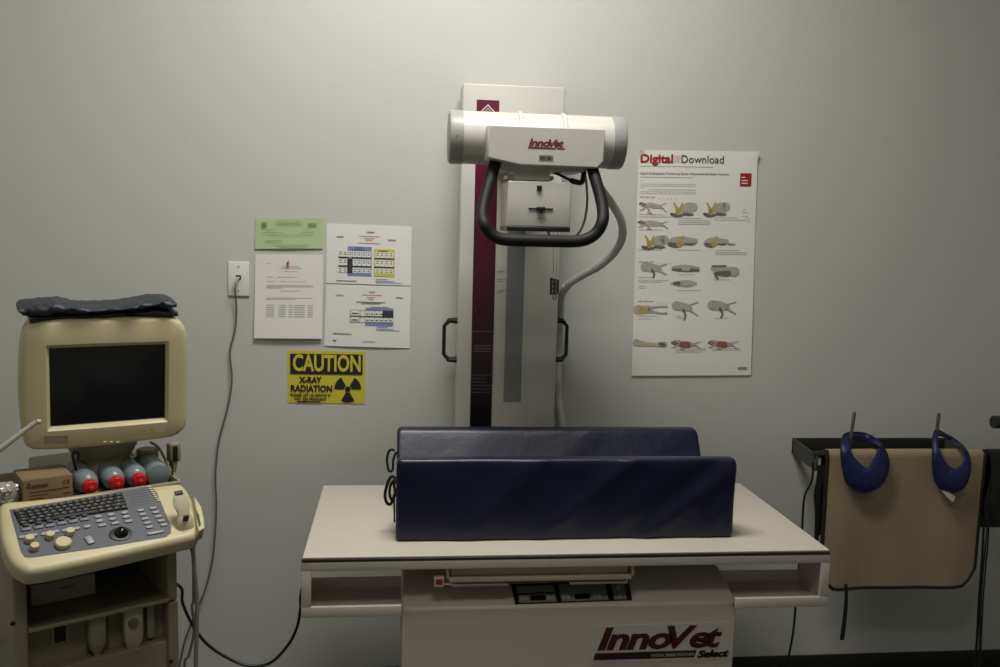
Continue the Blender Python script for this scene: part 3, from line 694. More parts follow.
def illus(kind, u, v, w, h):
    mb = MB(); asp = (q[3]-q[0]).length/(q[1]-q[0]).length
    def T(p): return (u+w*p[0], v+h*p[1])
    def ST(pts, ws, mi, o=0):
        mb.mi = mi; q3 = smooth_path([V((*p, x*.74)) for p, x in zip(pts, ws)], 5)
        P.stroke(mb, [T((p.x, p.y)) for p in q3], [p.z*w for p in q3], o, asp)
        for p in (q3[0], q3[-1]):
            c_ = T((p.x, p.y)); rr_ = max(p.z, .01)*w/2; P.poly(mb, [(c_[0]+rr_*math.cos(2*PI*i/14), c_[1]+rr_/asp*math.sin(2*PI*i/14)) for i in range(14)], o)
    if kind in ('dog', 'dogred'):
        ST([(-.38, -.1), (-.1, -.12), (.15, -.05), (.3, -.02)], [.16, .26, .22, .12], 3 if kind == 'dog' else 0)
        ST([(-.5, -.22), (-.42, -.2), (-.32, -.12)], [.08, .17, .14], 1)
        ST([(-.25, 0), (-.12, .3), (-.2, .42), (-.05, .46)], [.1, .06, .04, .05], 0, 1); ST([(-.3, 0), (-.4, .22), (-.48, .22)], [.08, .05, .05], 3, 1)
        ST([(.25, 0), (.4, .12), (.45, .3), (.52, .34)], [.12, .06, .04, .04], 0, 1); ST([(.28, -.1), (.45, -.28), (.5, -.3)], [.05, .03, .02], 3, 1)
        if kind == 'dogred': ST([(-.15, -.05), (.05, -.02), (.1, .05)], [.24, .28, .2], 4, 2)
        else: ST([(-.1, -.1), (.1, -.05)], [.1, .08], 0, 2)
    elif kind == 'paws':
        ST([(0, .0), (.25, -.1), (.5, -.15)], [.3, .55, .5], 0); ST([(.1, .3), (.35, .32), (.5, .3)], [.12, .14, .1], 1, 1)
        ST([(-.3, -.4), (-.2, -.1), (-.15, .3)], [.08, .14, .2], 2, 1); ST([(.05, -.4), (-.02, -.1), (-.1, .3)], [.08, .14, .2], 2, 1)
        ST([(-.4, .3), (-.2, .38), (.05, .36)], [.14, .2, .1], 1, 2); ST([(-.15, 0), (-.12, .25)], [.2, .22], 2, 3)
    elif kind == 'head':
        ST([(-.5, .12), (-.3, 0), (0, -.02), (.3, 0), (.5, 0)], [.2, .4, .45, .36, .3], 0); ST([(-.45, .2), (-.2, .26), (0, .22)], [.2, .24, .1], 1, 1)
        ST([(-.1, .2), (-.05, -.1), (.05, -.3)], [.28, .26, .08], 2, 2); ST([(.1, .15), (.35, .18), (.5, .12)], [.06, .1, .05], 1, 3)
    elif kind == 'long':
        ST([(-.5, -.1), (-.2, -.1), (.2, -.12), (.5, -.05)], [.14, .3, .24, .12], 0); ST([(-.5, .1), (-.1, .12), (.3, .14), (.5, .2)], [.08, .18, .16, .08], 1, 1); ST([(-.1, 0), (.1, .02)], [.2, .2], 3, 2)
    elif kind == 'top':
        ST([(-.5, 0), (-.35, 0), (-.1, 0), (.2, 0), (.45, 0)], [.04, .22, .3, .34, .12], 0); ST([(-.38, 0), (-.2, 0)], [.1, .2], 1, 1); ST([(0, 0), (.25, 0)], [.16, .2], 3, 2)
    elif kind == 'torso':
        ST([(-.4, -.2), (0, -.05), (.45, 0)], [.2, .4, .5], 0); ST([(-.4, -.35), (.1, -.36)], [.1, .1], 1, 1); ST([(-.3, .1), (-.25, .3), (-.2, .45)], [.16, .12, .1], 1, 1); ST([(-.2, .1), (.2, .1)], [.2, .3], 1, 2)
    elif kind == 'limb':
        ST([(-.4, -.2), (0, -.12), (.2, -.05)], [.5, .45, .25], 0); ST([(-.1, 0), (.0, .3), (-.05, .5)], [.14, .1, .08], 1, 1); ST([(.15, 0), (.4, .2), (.5, .3)], [.16, .07, .07], 0, 1); ST([(.1, -.2), (.5, -.38)], [.08, .05], 0, 1)
    elif kind == 'pelvis':
        ST([(-.5, 0), (-.1, 0)], [.42, .36], 3); ST([(-.1, -.15), (.25, -.28), (.5, -.26)], [.14, .08, .1], 0, 1); ST([(-.1, .12), (.25, .3), (.5, .32)], [.14, .08, .1], 0, 1); ST([(-.4, 0), (-.2, 0)], [.26, .26], 2, 2); ST([(-.12, -.1), (-.08, .1)], [.06, .06], 1, 3)
    elif kind == 'foot':
        ST([(-.5, -.15), (-.2, 0), (.15, .05), (.45, .05)], [.3, .2, .16, .26], 3); ST([(.25, -.12), (.45, -.12)], [.03, .03], 1, 1); ST([(.25, .22), (.45, .22)], [.03, .03], 1, 1); ST([(.3, .0), (.45, .08)], [.1, .1], 1, 2)
    obj('illustration', mb, [LG, DG, YE, TN, RO], t)
for args in (('dog', .15, .250, .22, .060), ('paws', .385, .260, .2, .07), ('paws', .66, .258, .2, .07), ('dog', .155, .327, .24, .045), ('paws', .155, .405, .2, .07), ('head', .40, .400, .22, .07), ('head', .685, .40, .18, .07), ('top', .82, .412, .07, .03),
             ('limb', .18, .528, .2, .07), ('long', .44, .522, .22, .04), ('torso', .755, .535, .22, .07), ('top', .43, .588, .22, .045),
             ('pelvis', .17, .705, .24, .05), ('limb', .45, .705, .2, .09), ('limb', .76, .700, .22, .08),
             ('foot', .17, .838+.0, .25, .05), ('dogred', .46, .842, .24, .045), ('dogred', .77, .842, .24, .045)):
    k, u, v, w_, h = args; u -= .018; v -= .004
    if k in ('dogred', 'foot'): v += .022
    illus(k, u, v, w_, h)
# wall jack, its plug and grey cord
a = aty(228.3, 261.5, WY); b = aty(249.5, 296, WY)
t = thing('wall_jack', 'white wall plate with network socket left of the pinned papers', 'wall socket', ((a.x+b.x)/2, WY, b.z))
obj('wall_plate', MB().box(a.x, b.x, WY-.007, WY-.0003, b.z, a.z, r=.002), mat('ivory_plate', (222, 220, 213), .35), t)
c = aty(238.8, 277.5, WY)
obj('socket', MB().box(c.x-.009, c.x+.009, WY-.0085, WY-.0068, c.z-.008, c.z+.009, r=.0006), M_black, t)
for z_ in (a.z-.018, b.z+.018): obj('screw', MB().lathe([(.0028, 0), (.0028, .001)], (c.x, WY-.0072, z_), (0, -1, 0), 12), M_steel, t)
t = thing('network_cable', 'thin grey cord running from the wall plate down behind the ultrasound cart', 'cable', (c.x-.15, WY-.05, 0))
GC = mat('grey_cord', (96, 98, 96), .5)
obj('plug', MB().box(c.x-.006, c.x+.005, WY-.028, WY-.008, c.z-.006, c.z+.003, r=.001).box(c.x-.009, c.x+.001, WY-.035, WY-.02, c.z-.022, c.z-.002, r=.002), mat('clear_grey_plug', (180, 180, 172), .3), t)
cp_ = [aty(235, 288, WY-.03)]+[aty(a, b, WY-.014) for a, b in ((236.5, 310), (235, 330), (230, 352), (232, 380), (227, 410), (219, 440), (215.5, 475), (216.5, 505), (215, 535), (212.5, 560), (205.5, 588), (196, 612), (185, 640))]
e = cp_[-1]; cp_ += [V((e.x-.03, e.y, .1)), V((e.x-.06, e.y-.08, .006)), V((e.x-.2, e.y-.12, .006))]
obj('cord', MB().tube(smooth_path(cp_, 6), .0034, 8), GC, t)
# black power cord looping from cart to table
BC = mat('black_cord', (14, 14, 13), .45)
pth = [V((-.93, 2.80, .62)), V((-.84, 2.96, .66)), aty(178, 585, 3.0), aty(182.5, 603, 3.0), aty(192, 624, 3.0), aty(206, 643, 3.0), aty(226, 657, 3.0), aty(248, 665.5, 3.0), aty(270, 663, 3.0), aty(288, 645, 3.0), aty(297, 627, 3.0), aty(300.5, 608, 3.0), aty(303, 585, 3.0), V((TX0+.03, 3.0, zin+.01))]
tag(obj('power_cord', MB().tube(smooth_path(pth, 8), .0052, 10), BC), 'black power cord looping low between ultrasound cart and table left end', 'cable')
# ------------------------------------------------------------------ apron rack, apron, collars
RY = 3.19
t = thing('apron_rack', 'black metal wall rack with front bar and two upright pegs holding lead apron', 'rack', (aty(880, 445, WY).x, WY, aty(880, 470, WY).z))
M_rack = mat('black_rack_metal', (34, 34, 30), .5)
lxw = aty(793, 445, WY-.01).x; rxw = aty(946, 441, WY-.01).x; zr1 = (aty(793, 438, WY-.01).z+aty(946, 438.5, WY-.01).z)/2; zr0 = zr1-.062
obj('wall_rail', MB().box(lxw, rxw, WY-.012, WY-.0005, zr0, zr1, r=.001), M_rack, t)
zb_ = aty(822, 462, RY).z      # bar centre
for x_ in (lxw, rxw-.006):
    obj('side_arm', MB().prism([(x_, WY-.002, zr1), (x_, WY-.002, zr0), (x_, RY-.012, zb_-.032), (x_, RY-.02, zb_-.02), (x_, RY-.02, zb_+.02), (x_, RY-.01, zb_+.03)], (.006, 0, 0)), mat('rack_arm_metal', (62, 62, 56), .5), t)
BR = .0135
zbar = aty(900, 452, RY-BR).z-BR+.002
obj('front_bar', MB().tube([V((lxw-.004, RY, zbar)), V((rxw+.012, RY, zbar))], BR, 16), M_rack, t)
for px_, top in ((849.0, (854.5, 412)), (934.5, (939, 413))):
    x_ = aty(px_, 445, RY).x; e = aty(top[0], top[1], RY+.01)
    obj('peg', MB().tube([V((x_, RY, zbar+BR-.003)), V((e.x, RY+.01, e.z-.004)), V((e.x, RY+.01, e.z))], [.0062, .0066, .005], 12), mat('peg_metal', (66, 66, 58), .45), t)
# apron draped over the bar
M_tan = mat('tan_apron_vinyl', (148, 134, 106), .55, noise=.08, nscale=6)
t = thing('lead_apron', 'tan lead apron with black binding draped over the wall rack bar', 'apron', (aty(905, 520, RY).x, RY, aty(890, 586, RY-.03).z))
AR = BR+.003; YA = RY-AR-.004
aL = aty(827, 470, YA).x; aR = aty(984, 470, YA).x; aB = aty(890, 586.5, YA).z
wv = lambda u, z: .006*math.sin(u*9+1)*min(1, max(0, (zbar-z)*3))+.004*math.sin(u*17)*min(1, max(0, (zbar-z)*2))
def ap(u, s):
    """u across, s along: 0 front bottom .. over the bar .. 1 back bottom"""
    Lf = zbar-aB; La = PI*AR; Lb = Lf*.62; tot = Lf+La+Lb; d = s*tot
    # bottom corners are rounded: side edges move in and front bottom lifts
    x = aL+(aR-aL)*u
    if d < Lf:
        z = aB+d; dz = Lf-d
        x = x+(.5-u)*-.0*dz
        corner = max(0, (abs(u-.5)*2-.78)/.22)
        if s == s: z = z+max(0, (1-d/.10))*.07*corner**2.2 if d < .10 else z
        x += (-.014*dz)
        y = RY-AR-wv(u, z)-.012*min(1, dz*2)
    elif d < Lf+La:
        a = (d-Lf)/AR; y = RY-AR*math.cos(a); z = zbar+AR*math.sin(a)
    else:
        z = zbar-(d-Lf-La); y = RY+AR+wv(u, z)*.4
    return V((x, y, z))
obj('apron_sheet', MB().grid(lambda s, u: ap(u, s), 70, 30, thick=.004), M_tan, t, angle=80)
edge = [ap(u, s) for u, s in [(0, s/40) for s in range(40, 0, -1)]+[(k/24, 0) for k in range(25)]+[(1, s/40) for s in range(1, 41)]]
edge = [p+V((0, -.001, 0)) for p in edge]
obj('binding', MB().tube(edge, .0078, 8, flat=1), mat('black_binding', (15, 14, 13), .7), t)
def strap(nm, pxs, w_, par, m_=None, th=.0016):
    pts = smooth_path([aty(*p) for p in pxs], 6); mb = MB(); A_, B_, C_, D_ = [], [], [], []
    rings = []
    for i, p in enumerate(pts):
        k = w_ if not isinstance(w_, (tuple, list)) else w_[0]+(w_[1]-w_[0])*i/(len(pts)-1)
        rings.append([p+V((-k/2, -th/2, 0)), p+V((k/2, -th/2, 0)), p+V((k/2, th/2, 0)), p+V((-k/2, th/2, 0))])
    obj(nm, mb.loft(rings), m_ or M_strap, par)
strap('tie_strap', [(846, 584, YA-.03), (846.3, 597, YA-.028), (845, 615, YA-.02), (842, 640, YA-.015)], (.011, .018), t)
strap('tie_strap', [(813, 462, RY-.02), (812, 480, RY-.018), (805, 495, RY-.012), (803, 512, RY-.01), (801.5, 540, RY-.005), (797, 585, RY), (794, 625, RY), (790, 650, RY), (785, 672, RY)], .0085, t)
strap('tie_strap', [(822, 465, RY-.018), (820, 480, RY-.018), (817, 495, RY-.015), (817.5, 515, RY-.01), (816, 545, RY-.01)], (.034, .016), t)
strap('tie_strap', [(984, 520, YA-.012), (982, 560, YA-.012), (979, 600, YA-.01), (977, 640, YA-.01), (974, 672, YA-.01)], .010, t)
# second dark apron whose edge enters at the right
RX = lambda px, py, y: aty(px, py, y)
t = thing('dark_lead_apron', 'black lead apron hanging at the right edge beside the tan one', 'apron', tuple(aty(1010, 530, RY)))
M_dap = mat('black_apron_vinyl', (18, 18, 20), .5, bump=.3, bscale=14)
x0_ = aR+.016; x1_ = x0_+.36; zlow = aty(995, 522, RY).z
def da(u, s):
    Lf = zbar-zlow; Lb = Lf*1.1; La = PI*AR; d = s*(Lf+La+Lb); x = x0_+(x1_-x0_)*u
    if d < Lf: z = zlow+d; x += .010*math.sin(z*22)*(1-u); y = RY-AR-.004-.016*abs(math.sin(u*14+z*3))*min(1, (Lf-d)*9)
    elif d < Lf+La: a = (d-Lf)/AR; y = RY-AR*math.cos(a); z = zbar+AR*math.sin(a)
    else: z = zbar-(d-Lf-La); y = RY+AR
    return V((x, y, z))
obj('apron_sheet', MB().grid(lambda s, u: da(u, s), 40, 40, thick=.004), M_dap, t, angle=80)
for k, (dx, zz) in enumerate(((.02, 567), (.028, 600))):
    strap('tie_strap', [(990, 500, YA-.03), (986+k*2, 540, YA-.03), (981+k*2, 600, YA-.025), (979+k, 670, YA-.02)], .006, t)
# second rack to the right carrying the dark apron
t = thing('apron_rack', 'dark rack fitting entering at the right edge above the black apron', 'rack', tuple(aty(1003, 440, WY)))
x2 = rxw+.022
obj('front_bar', MB().tube([V((x2, RY, zbar)), V((x2+.5, RY, zbar))], BR, 16), M_rack, t)
obj('wall_rail', MB().box(x2+.3, x2+.46, WY-.012, WY-.0005, zr0, zr1, r=.001), M_rack, t)
for x_ in (x2+.3, x2+.454): obj('side_arm', MB().prism([(x_, WY-.002, zr1), (x_, WY-.002, zr0), (x_, RY-.012, zb_-.032), (x_, RY-.02, zb_-.02), (x_, RY-.02, zb_+.02), (x_, RY-.01, zb_+.03)], (.006, 0, 0)), M_rack, t)
h = aty(990.5, 422, 3.1)
obj('cushioned_hook', MB().tube([V((h.x+.012, 3.1, h.z)), V((h.x+.2, 3.1, h.z)), V((h.x+.3, 3.16, zbar+.01))], [.024, .03, .016], 14), M_rack, t)

# thyroid collars
M_col = mat('blue_collar_vinyl', (24, 32, 88), .5, noise=.15, nscale=20, bump=.5, bscale=30)
def collar(label, inner, outer, ydep, tagw=False, loc=None):
    """band closed round the peg: px loops of inner and outer edge with depth per point"""
    n = len(inner); t = thing('thyroid_collar', label, 'thyroid collar', loc, group='blue thyroid collars on the rack pegs')
    def loopc(px):
        P3 = [aty(a, b, d) for (a, b), d in zip(px, ydep)]; out = []
        for i in range(n):
            p0, p1, p2, p3 = P3[i-1], P3[i], P3[(i+1) % n], P3[(i+2) % n]
            for k in range(6):
                s_ = k/6; out.append(.5*((2*p1)+(p2-p0)*s_+(2*p0-5*p1+4*p2-p3)*s_*s_+(3*p1-p0-3*p2+p3)*s_**3))
        return out
    I = loopc(inner); O = loopc(outer); N = len(I); mb = MB()
    rings = []
    for i in range(N):
        a, b = I[i], O[i]; ring = []
        m_ = (a+b)/2
        for k in range(12):
            an = 2*PI*k/12; ring.append(m_+(b-a)/2*math.cos(an)*.995+V((0, -1, .0))*math.sin(an)*.0042+V((0, -.006, 0))*(1-math.cos(an)**2))
        rings.append(ring)
    R2 = [[mb.b.verts.new(p) for p in r] for r in rings]
    for i in range(N):
        a, b = R2[i], R2[(i+1) % N]
        for k in range(12): mb._f([a[k], a[(k+1) % 12], b[(k+1) % 12], b[k]])
    obj('collar_band', mb, M_col, t, angle=70)
    obj('binding', MB().tube([p+V((0, -.001, 0)) for p in O], .0036, 8, closed=True), mat('navy_binding', (12, 14, 34), .7), t)
    return t
yf = YA-.035; 
dep = [yf, yf, yf-.004, yf-.004, yf, yf, RY-.045, RY+.03, RY+.03, RY+.0, YA-.03]
in1 = [(853, 455), (858.5, 461.5), (866, 467.5), (870.5, 464), (875, 455), (878.5, 448), (876, 444), (866, 442), (856, 441), (850.5, 441), (850, 448)]
ou1 = [(843, 470), (848, 484), (863, 492.5), (879, 487), (887, 474), (888, 458), (880, 443), (868, 434.5), (855, 432.5), (844, 435), (841, 450)]
dep2 = dep
collar('blue thyroid collar on the left peg, over the tan apron', in1, ou1, dep, loc=tuple(aty(865, 492, yf)))
in2 = [(946, 462), (951, 467), (956, 468), (961, 464), (964, 457), (964, 451), (958, 446), (950, 441), (943, 437), (938, 437), (939, 448)]
ou2 = [(934, 476), (940, 488), (952, 492), (963, 488), (969, 475), (969.5, 461), (966, 450), (957, 441), (947, 435), (935, 431), (932.5, 452)]
collar('blue thyroid collar with a white tag, on the right peg', in2, ou2, dep, loc=tuple(aty(952, 492, yf)))
tg = [o for o in COL.objects if o.name.startswith('thyroid_collar')][-1]
obj('fabric_tag', MB().prism([aty(941, 490, yf-.016), aty(950, 493, yf-.012), aty(955.5, 497, yf-.012), (aty(953, 502.5, yf-.014)), aty(946, 496, yf-.018)], (0, .003, 0)), mat('white_tag', (190, 186, 172), .7), tg, label='white fabric tag')
# ------------------------------------------------------------------ ultrasound cart (its own frame: x to its right, y to its back)
UO = V((-.747, 2.285, 0)); UYAW = .546; UM = Matrix.Translation(UO) @ Matrix.Rotation(UYAW, 4, 'Z')
UX = (UM.to_3x3() @ V((1, 0, 0))); UB = (UM.to_3x3() @ V((0, 1, 0)))
def ul(px, py, ly):                     # pixel -> cart frame on the plane y = ly
    p = hit(px, py, UM @ V((0, ly, 0)), UB); return UM.inverted() @ p
def uz(px, py, z): return UM.inverted() @ hit(px, py, (0, 0, z), V((0, 0, 1)))
UT = thing('ultrasound_cart', 'aged beige ultrasound machine on a cart with monitor, keyboard console and lower bay', 'ultrasound machine', tuple(UO+UB*.2), UYAW)
ROOT[UT.name] = Matrix.Translation(UO+UB*.2) @ Matrix.Rotation(UYAW, 4, 'Z')
# sloped console
PTILT = 1.063; PC = V((0, 0, 1.051))
PU = V((0, math.sin(PTILT), math.cos(PTILT))); PN = V((0, -math.cos(PTILT), math.sin(PTILT)))   # up-slope, outward
PM_ = Matrix(((1, PU.x, PN.x, PC.x), (0, PU.y, PN.y, PC.y), (0, PU.z, PN.z, PC.z), (0, 0, 0, 1)))
CM = UM @ PM_
CMI = CM.inverted()
def cpn(px, py, off=0):                 # pixel -> console plane (u, v)
    n = CM.to_3x3() @ V((0, 0, 1)); p = CMI @ hit(px, py, CM @ V((0, 0, off)), n); return V((p.x, p.y))
def densify(poly, n=6):
    out = []
    for i in range(len(poly)):
        for k in range(n):
            out.append(poly[i].lerp(poly[(i+1) % len(poly)], k/n))
    return out
def offs(poly, d):                      # inward offset of a closed ccw/cw polygon
    N = len(poly); ar = sum(poly[i].x*poly[(i+1) % N].y-poly[(i+1) % N].x*poly[i].y for i in range(N)); sg = 1 if ar > 0 else -1
    out = []
    for i in range(N):
        t_ = (poly[(i+2) % N]-poly[i-2]).normalized(); out.append(poly[i]+V((-t_.y, t_.x))*sg*d)
    return out
def cr_closed(pts, n=6):
    out = []; N = len(pts)
    for i in range(N):
        p0, p1, p2, p3 = pts[i-1], pts[i], pts[(i+1) % N], pts[(i+2) % N]
        for k in range(n):
            t = k/n; out.append(.5*((2*p1)+(p2-p0)*t+(2*p0-5*p1+4*p2-p3)*t*t+(3*p1-p0-3*p2+p3)*t**3))
    return out
cpx = [(177, 482.5), (150, 485.5), (110, 490), (70, 494.5), (30, 498.5), (3, 501.5), (-1, 512), (0, 530), (5, 550), (13, 563), (24, 570.5), (34, 571.5), (60, 567), (100, 558.5), (140, 549.5), (175, 541.5), (196, 536), (200, 529), (199, 518), (195, 505), (190, 493), (184, 485)]
co = cr_closed([cpn(a, b) for a, b in cpx], 3)
mb = MB()
def cring(poly, h): return [V((p.x, p.y, h)) for p in poly]
mb.loft([cring(offs(co, .012), -.046), cring(co, -.042), cring(co, -.016), cring(offs(co, .003), -.006), cring(offs(co, .010), -.0012), cring(offs(co, .018), 0)])
console = obj('console', mb, M_beige, UT, M=CM, angle=50)
panel = [cpn(*p) for p in ((9.5, 510), (125, 491), (147, 487.2), (152, 487.8), (157, 493), (171, 527), (171, 533), (166, 537), (100, 548), (30, 557.8), (24.5, 557), (21, 552))]
M_pan = mat('slate_blue_panel', (80, 84, 93), .5)
mb = MB(); mb.prism([V((p.x, p.y, -.001)) for p in panel], (0, 0, .0022)); obj('key_panel', mb, M_pan, console, M=CM)
def cbox(name, px, py, w_, h_, d, m_, r=.001, z0=.001, rot=0, shape='box', par=None, shearx=0):
    c = cpn(px, py); k = MB()
    if shape == 'box': k.box(-w_/2, w_/2, -h_/2, h_/2, 0, d, r=r, seg=2)
    elif shape == 'disc': k.lathe([(1, 0), (1, d*.75), (.88, d)], (0, 0, 0), (0, 0, 1), 24); k.b.transform(Matrix.Diagonal((w_/2, h_/2, 1, 1)))
    k.b.transform(Matrix.Translation(V((c.x, c.y, z0))) @ Matrix.Rotation(rot, 4, 'Z'))
    return obj(name, k, m_, par or console, M=CM)
# keyboard block
M_kb = mat('keyboard_black', (26, 26, 27), .5); M_key = mat('key_charcoal', (32, 32, 33), .5); M_leg = mat('key_legend', (130, 128, 118), .6)
kq = [cpn(*p) for p in ((13, 512), (122, 493.5), (128, 509.5), (20, 526))]
kbm = MB(); kbm.prism([V((p.x, p.y, .001)) for p in kq], (0, 0, .002)); kb_ = obj('keyboard_tray', kbm, M_kb, console, M=CM)
rows = 5; cols = [15, 15, 14, 13, 9]
for r_ in range(rows):
    n = cols[r_]
    for c_ in range(n):
        if r_ == 4: ws = [1, 1, 1, 1.2, 6, 1.2, 1, 1, 1]
        else: ws = [1.0+.5*(r_ in (1, 2, 3))*(1 if 1 else 0)]+[1]*(n-2)+[1.3+.3*r_]
        tot = sum(ws); a = sum(ws[:c_])/tot; b = (sum(ws[:c_+1]))/tot
        v0 = (r_+.08)/rows; v1 = (r_+.92)/rows
        pp = [kq[0].lerp(kq[1], u).lerp(kq[3].lerp(kq[2], u), v) for u, v in ((a+.004, v0), (b-.004, v0), (b-.004, v1), (a+.004, v1))]
        k = MB(); k.loft([[V((p.x, p.y, .003)) for p in pp], [V((p.x, p.y, .0055)) for p in pp], [V((p.x, p.y, .0065)).lerp(V((sum(q.x for q in pp)/4, sum(q.y for q in pp)/4, .0065)), .16) for p in pp]])
        cc = sum((V((q_.x, q_.y)) for q_ in pp), V((0, 0)))/4
        if not (r_ == 4 and c_ == 4):
            k.mi = 1; w_ = .0024 if n > 13 else .003
            k.box(cc.x-w_, cc.x+w_*.7, cc.y+.0002, cc.y+.0026, .0066, .0068)
        obj('key', k, [M_key, M_leg], console, M=CM)
# toggles, oval buttons, knobs, trackball
M_but = mat('pale_grey_button', (150, 152, 156), .45); M_sl = mat('slider_housing', (104, 108, 116), .5)
for px_, py_ in ((25.5, 529), (38, 527), (49.5, 525.2), (61, 523), (72.5, 521.2), (84, 519)):
    hs_ = cbox('slider', px_, py_, .021, .017, .004, M_sl, r=.0015)
    cbox('slider_cap', px_, py_-2, .014, .009, .006, M_key, r=.001, z0=.004, par=console)
for px_, py_ in ((22.5, 538), (34, 536), (44.5, 534.8), (55.5, 532.5), (65.5, 531.3), (76.5, 529.3), (87, 527.5)):
    cbox('oval_button', px_, py_, .017, .010, .004, M_but, shape='disc')
for px_, py_, rr in ((29.5, 542, .021), (34.5, 550, .021), (50, 538.5, .021), (70, 535, .021), (63, 545.8, .037)):
    cbox('knob', px_, py_-1, rr, rr*.95, .014 if rr < .03 else .012, M_beige, shape='disc')
for i, px_ in enumerate((98, 111, 124.5)):
    cbox('oval_button', px_, 517.5-2*i, .018, .010, .004, M_but, shape='disc'); cbox('oval_button', px_+1.5, 521.8-2*i, .018, .010, .004, M_but, shape='disc')
    cbox('rectangular_button', px_+4, 526-2*i, .018, .008, .004, M_but)
for i in range(5):
    cbox('rectangular_button', 140.5+2.2*i, 511+4.2*i, .018, .0085, .004, M_but, r=.0025); cbox('rectangular_button', 153+2.7*i, 508.8+4.2*i, .018, .0085, .004, M_but, r=.0025)
cbox('wide_button', 155.5, 533.2, .042, .010, .004, M_but, r=.003)
cbox('curved_button', 89.5, 540.5, .018, .028, .004, M_but, r=.004, rot=.2)
cbox('trackball_ring', 120.5, 534.5, .054, .044, .003, M_black, shape='disc')
c = cpn(121, 534.2); k = MB(); bmesh.ops.create_uvsphere(k.b, u_segments=24, v_segments=14, radius=.0165); obj('trackball', k, mat('gloss_black', (14, 14, 16), .1), console, M=CM @ Matrix.Translation(V((c.x, c.y, .004))))
for i in range(8): cbox('indicator', 149+1.4*i*.95, 487.5+1.95*i, .010, .0042, .003, M_beige, r=.001)
k = MB()
for i in range(6):
    a = cpn(126+1.2*i, 493+2.6*i); b = cpn(145+1.2*i, 490+2.6*i); k.prism([V((a.x, a.y, .0012)), V((b.x, b.y, .0012)), V((b.x, b.y-.0015, .0012)), V((a.x, a.y-.0015, .0012))], (0, 0, .0003))
obj('panel_print', k, mat('panel_print_dark', (52, 54, 62), .5), console, M=CM)
# tray behind the console
tz = uz(90, 491, 1.0); 
backu = ul(90, 493, .085)
ty0 = .092; zt0 = backu.z-.022
xl = ul(0, 500, ty0).x-.01; xrr = ul(181, 480, ty0).x
k = MB(); k.box(xl, xrr, ty0, ty0+.20, zt0-.02, zt0, r=.003); k.box(xl, xrr, ty0-.006, ty0+.006, zt0-.02, zt0+.018, r=.003); k.box(xrr-.008, xrr, ty0, ty0+.2, zt0, zt0+.02, r=.002); k.box(xl, xrr, ty0+.192, ty0+.2, zt0, zt0+.05, r=.002)
obj('bottle_tray', k, M_beige2, UT, M=UM)
# cart body below
yp = -.005
zP = ul(90, 588, yp).z
bL = ul(13, 600, yp).x; bR = ul(178, 600, yp).x; iL = ul(27.5, 600, yp).x; iR = ul(168, 590, yp).x
ztop = 1.0
def shaped_post(name, x0, x1, za, zb2, y0=yp, y1=yp+.42): obj(name, MB().box(x0, x1, y0, y1, za, zb2, r=.008), M_beige2, UT, M=UM)
zsh_l = ul(27.5, 628, yp).z; zsh_r = ul(168, 601, yp).z; zsh = (zsh_l+zsh_r)/2
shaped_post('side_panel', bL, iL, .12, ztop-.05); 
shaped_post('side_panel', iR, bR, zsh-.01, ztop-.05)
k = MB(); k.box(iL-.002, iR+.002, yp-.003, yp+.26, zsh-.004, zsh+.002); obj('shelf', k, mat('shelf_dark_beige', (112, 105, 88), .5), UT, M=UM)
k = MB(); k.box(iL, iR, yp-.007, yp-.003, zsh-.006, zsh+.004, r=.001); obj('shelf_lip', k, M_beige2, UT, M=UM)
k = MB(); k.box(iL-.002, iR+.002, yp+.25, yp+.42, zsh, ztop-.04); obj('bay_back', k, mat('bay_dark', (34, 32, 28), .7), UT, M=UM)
obj('console_support', MB().box(bL+.005, bR-.005, yp+.06, yp+.40, ztop-.08, ztop-.035, r=.006), M_beige2, UT, M=UM)
# printer in the bay
a = uz(31, 606, zsh+.003); b = uz(96, 595, zsh+.003); yq_ = (a.y+b.y)/2; a = ul(31, 606, yq_); b = ul(96, 595, yq_); a.z = ul(31, 586, yq_).z
k = MB(); k.box(a.x, b.x, yq_, yp+.249, zsh+.003, a.z, r=.003); pr = obj('printer', k, mat('printer_grey', (142, 133, 116), .5), UT, M=UM)
obj('printer_slot', MB().box(a.x+.065, a.x+.105, yq_-.0015, yq_+.002, a.z-.022, a.z-.020), M_black, pr, M=UM)
# lower body
yl = .045
lbR = ul(179, 615, yp).x
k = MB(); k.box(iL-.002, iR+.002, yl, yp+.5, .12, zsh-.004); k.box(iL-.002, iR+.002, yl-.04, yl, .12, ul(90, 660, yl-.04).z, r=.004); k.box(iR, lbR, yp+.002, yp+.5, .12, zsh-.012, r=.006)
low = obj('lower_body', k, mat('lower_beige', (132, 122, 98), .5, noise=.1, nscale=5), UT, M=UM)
a = ul(50.5, 622, yl-.002); b = ul(68.5, 642, yl-.002)
k = MB(); k.box(a.x, b.x, yl-.003, yl, b.z, a.z, r=.001); fr_ = obj('slot_frame', k, M_beige2, UT, M=UM)
obj('slot', MB().box(a.x+.008, b.x-.006, yl-.0045, yl-.002, b.z+.006, a.z-.002), M_black, fr_, M=UM)
for px_, py_ in ((12.8, 623.5), (171, 661)):
    c = ul(px_, py_, yp-.002); obj('bolt', MB().lathe([(.006, 0), (.006, .003), (.004, .005)], (c.x, yp, c.z), (0, -1, 0), 12), mat('rust_bolt', (70, 50, 36), .5, metal=.4), UT, M=UM)
for x0, x1 in ((86, 109), (123, 146)):
    a = ul(x0, 612, yl-.002); b = ul(x1, 652, yl-.002)
    k = MB(); k.box(a.x, b.x, yl-.004, yl-.001, b.z, zsh-.01, r=.001); obj('port_recess', k, mat('port_recess', (92, 84, 68), .6), UT, M=UM)
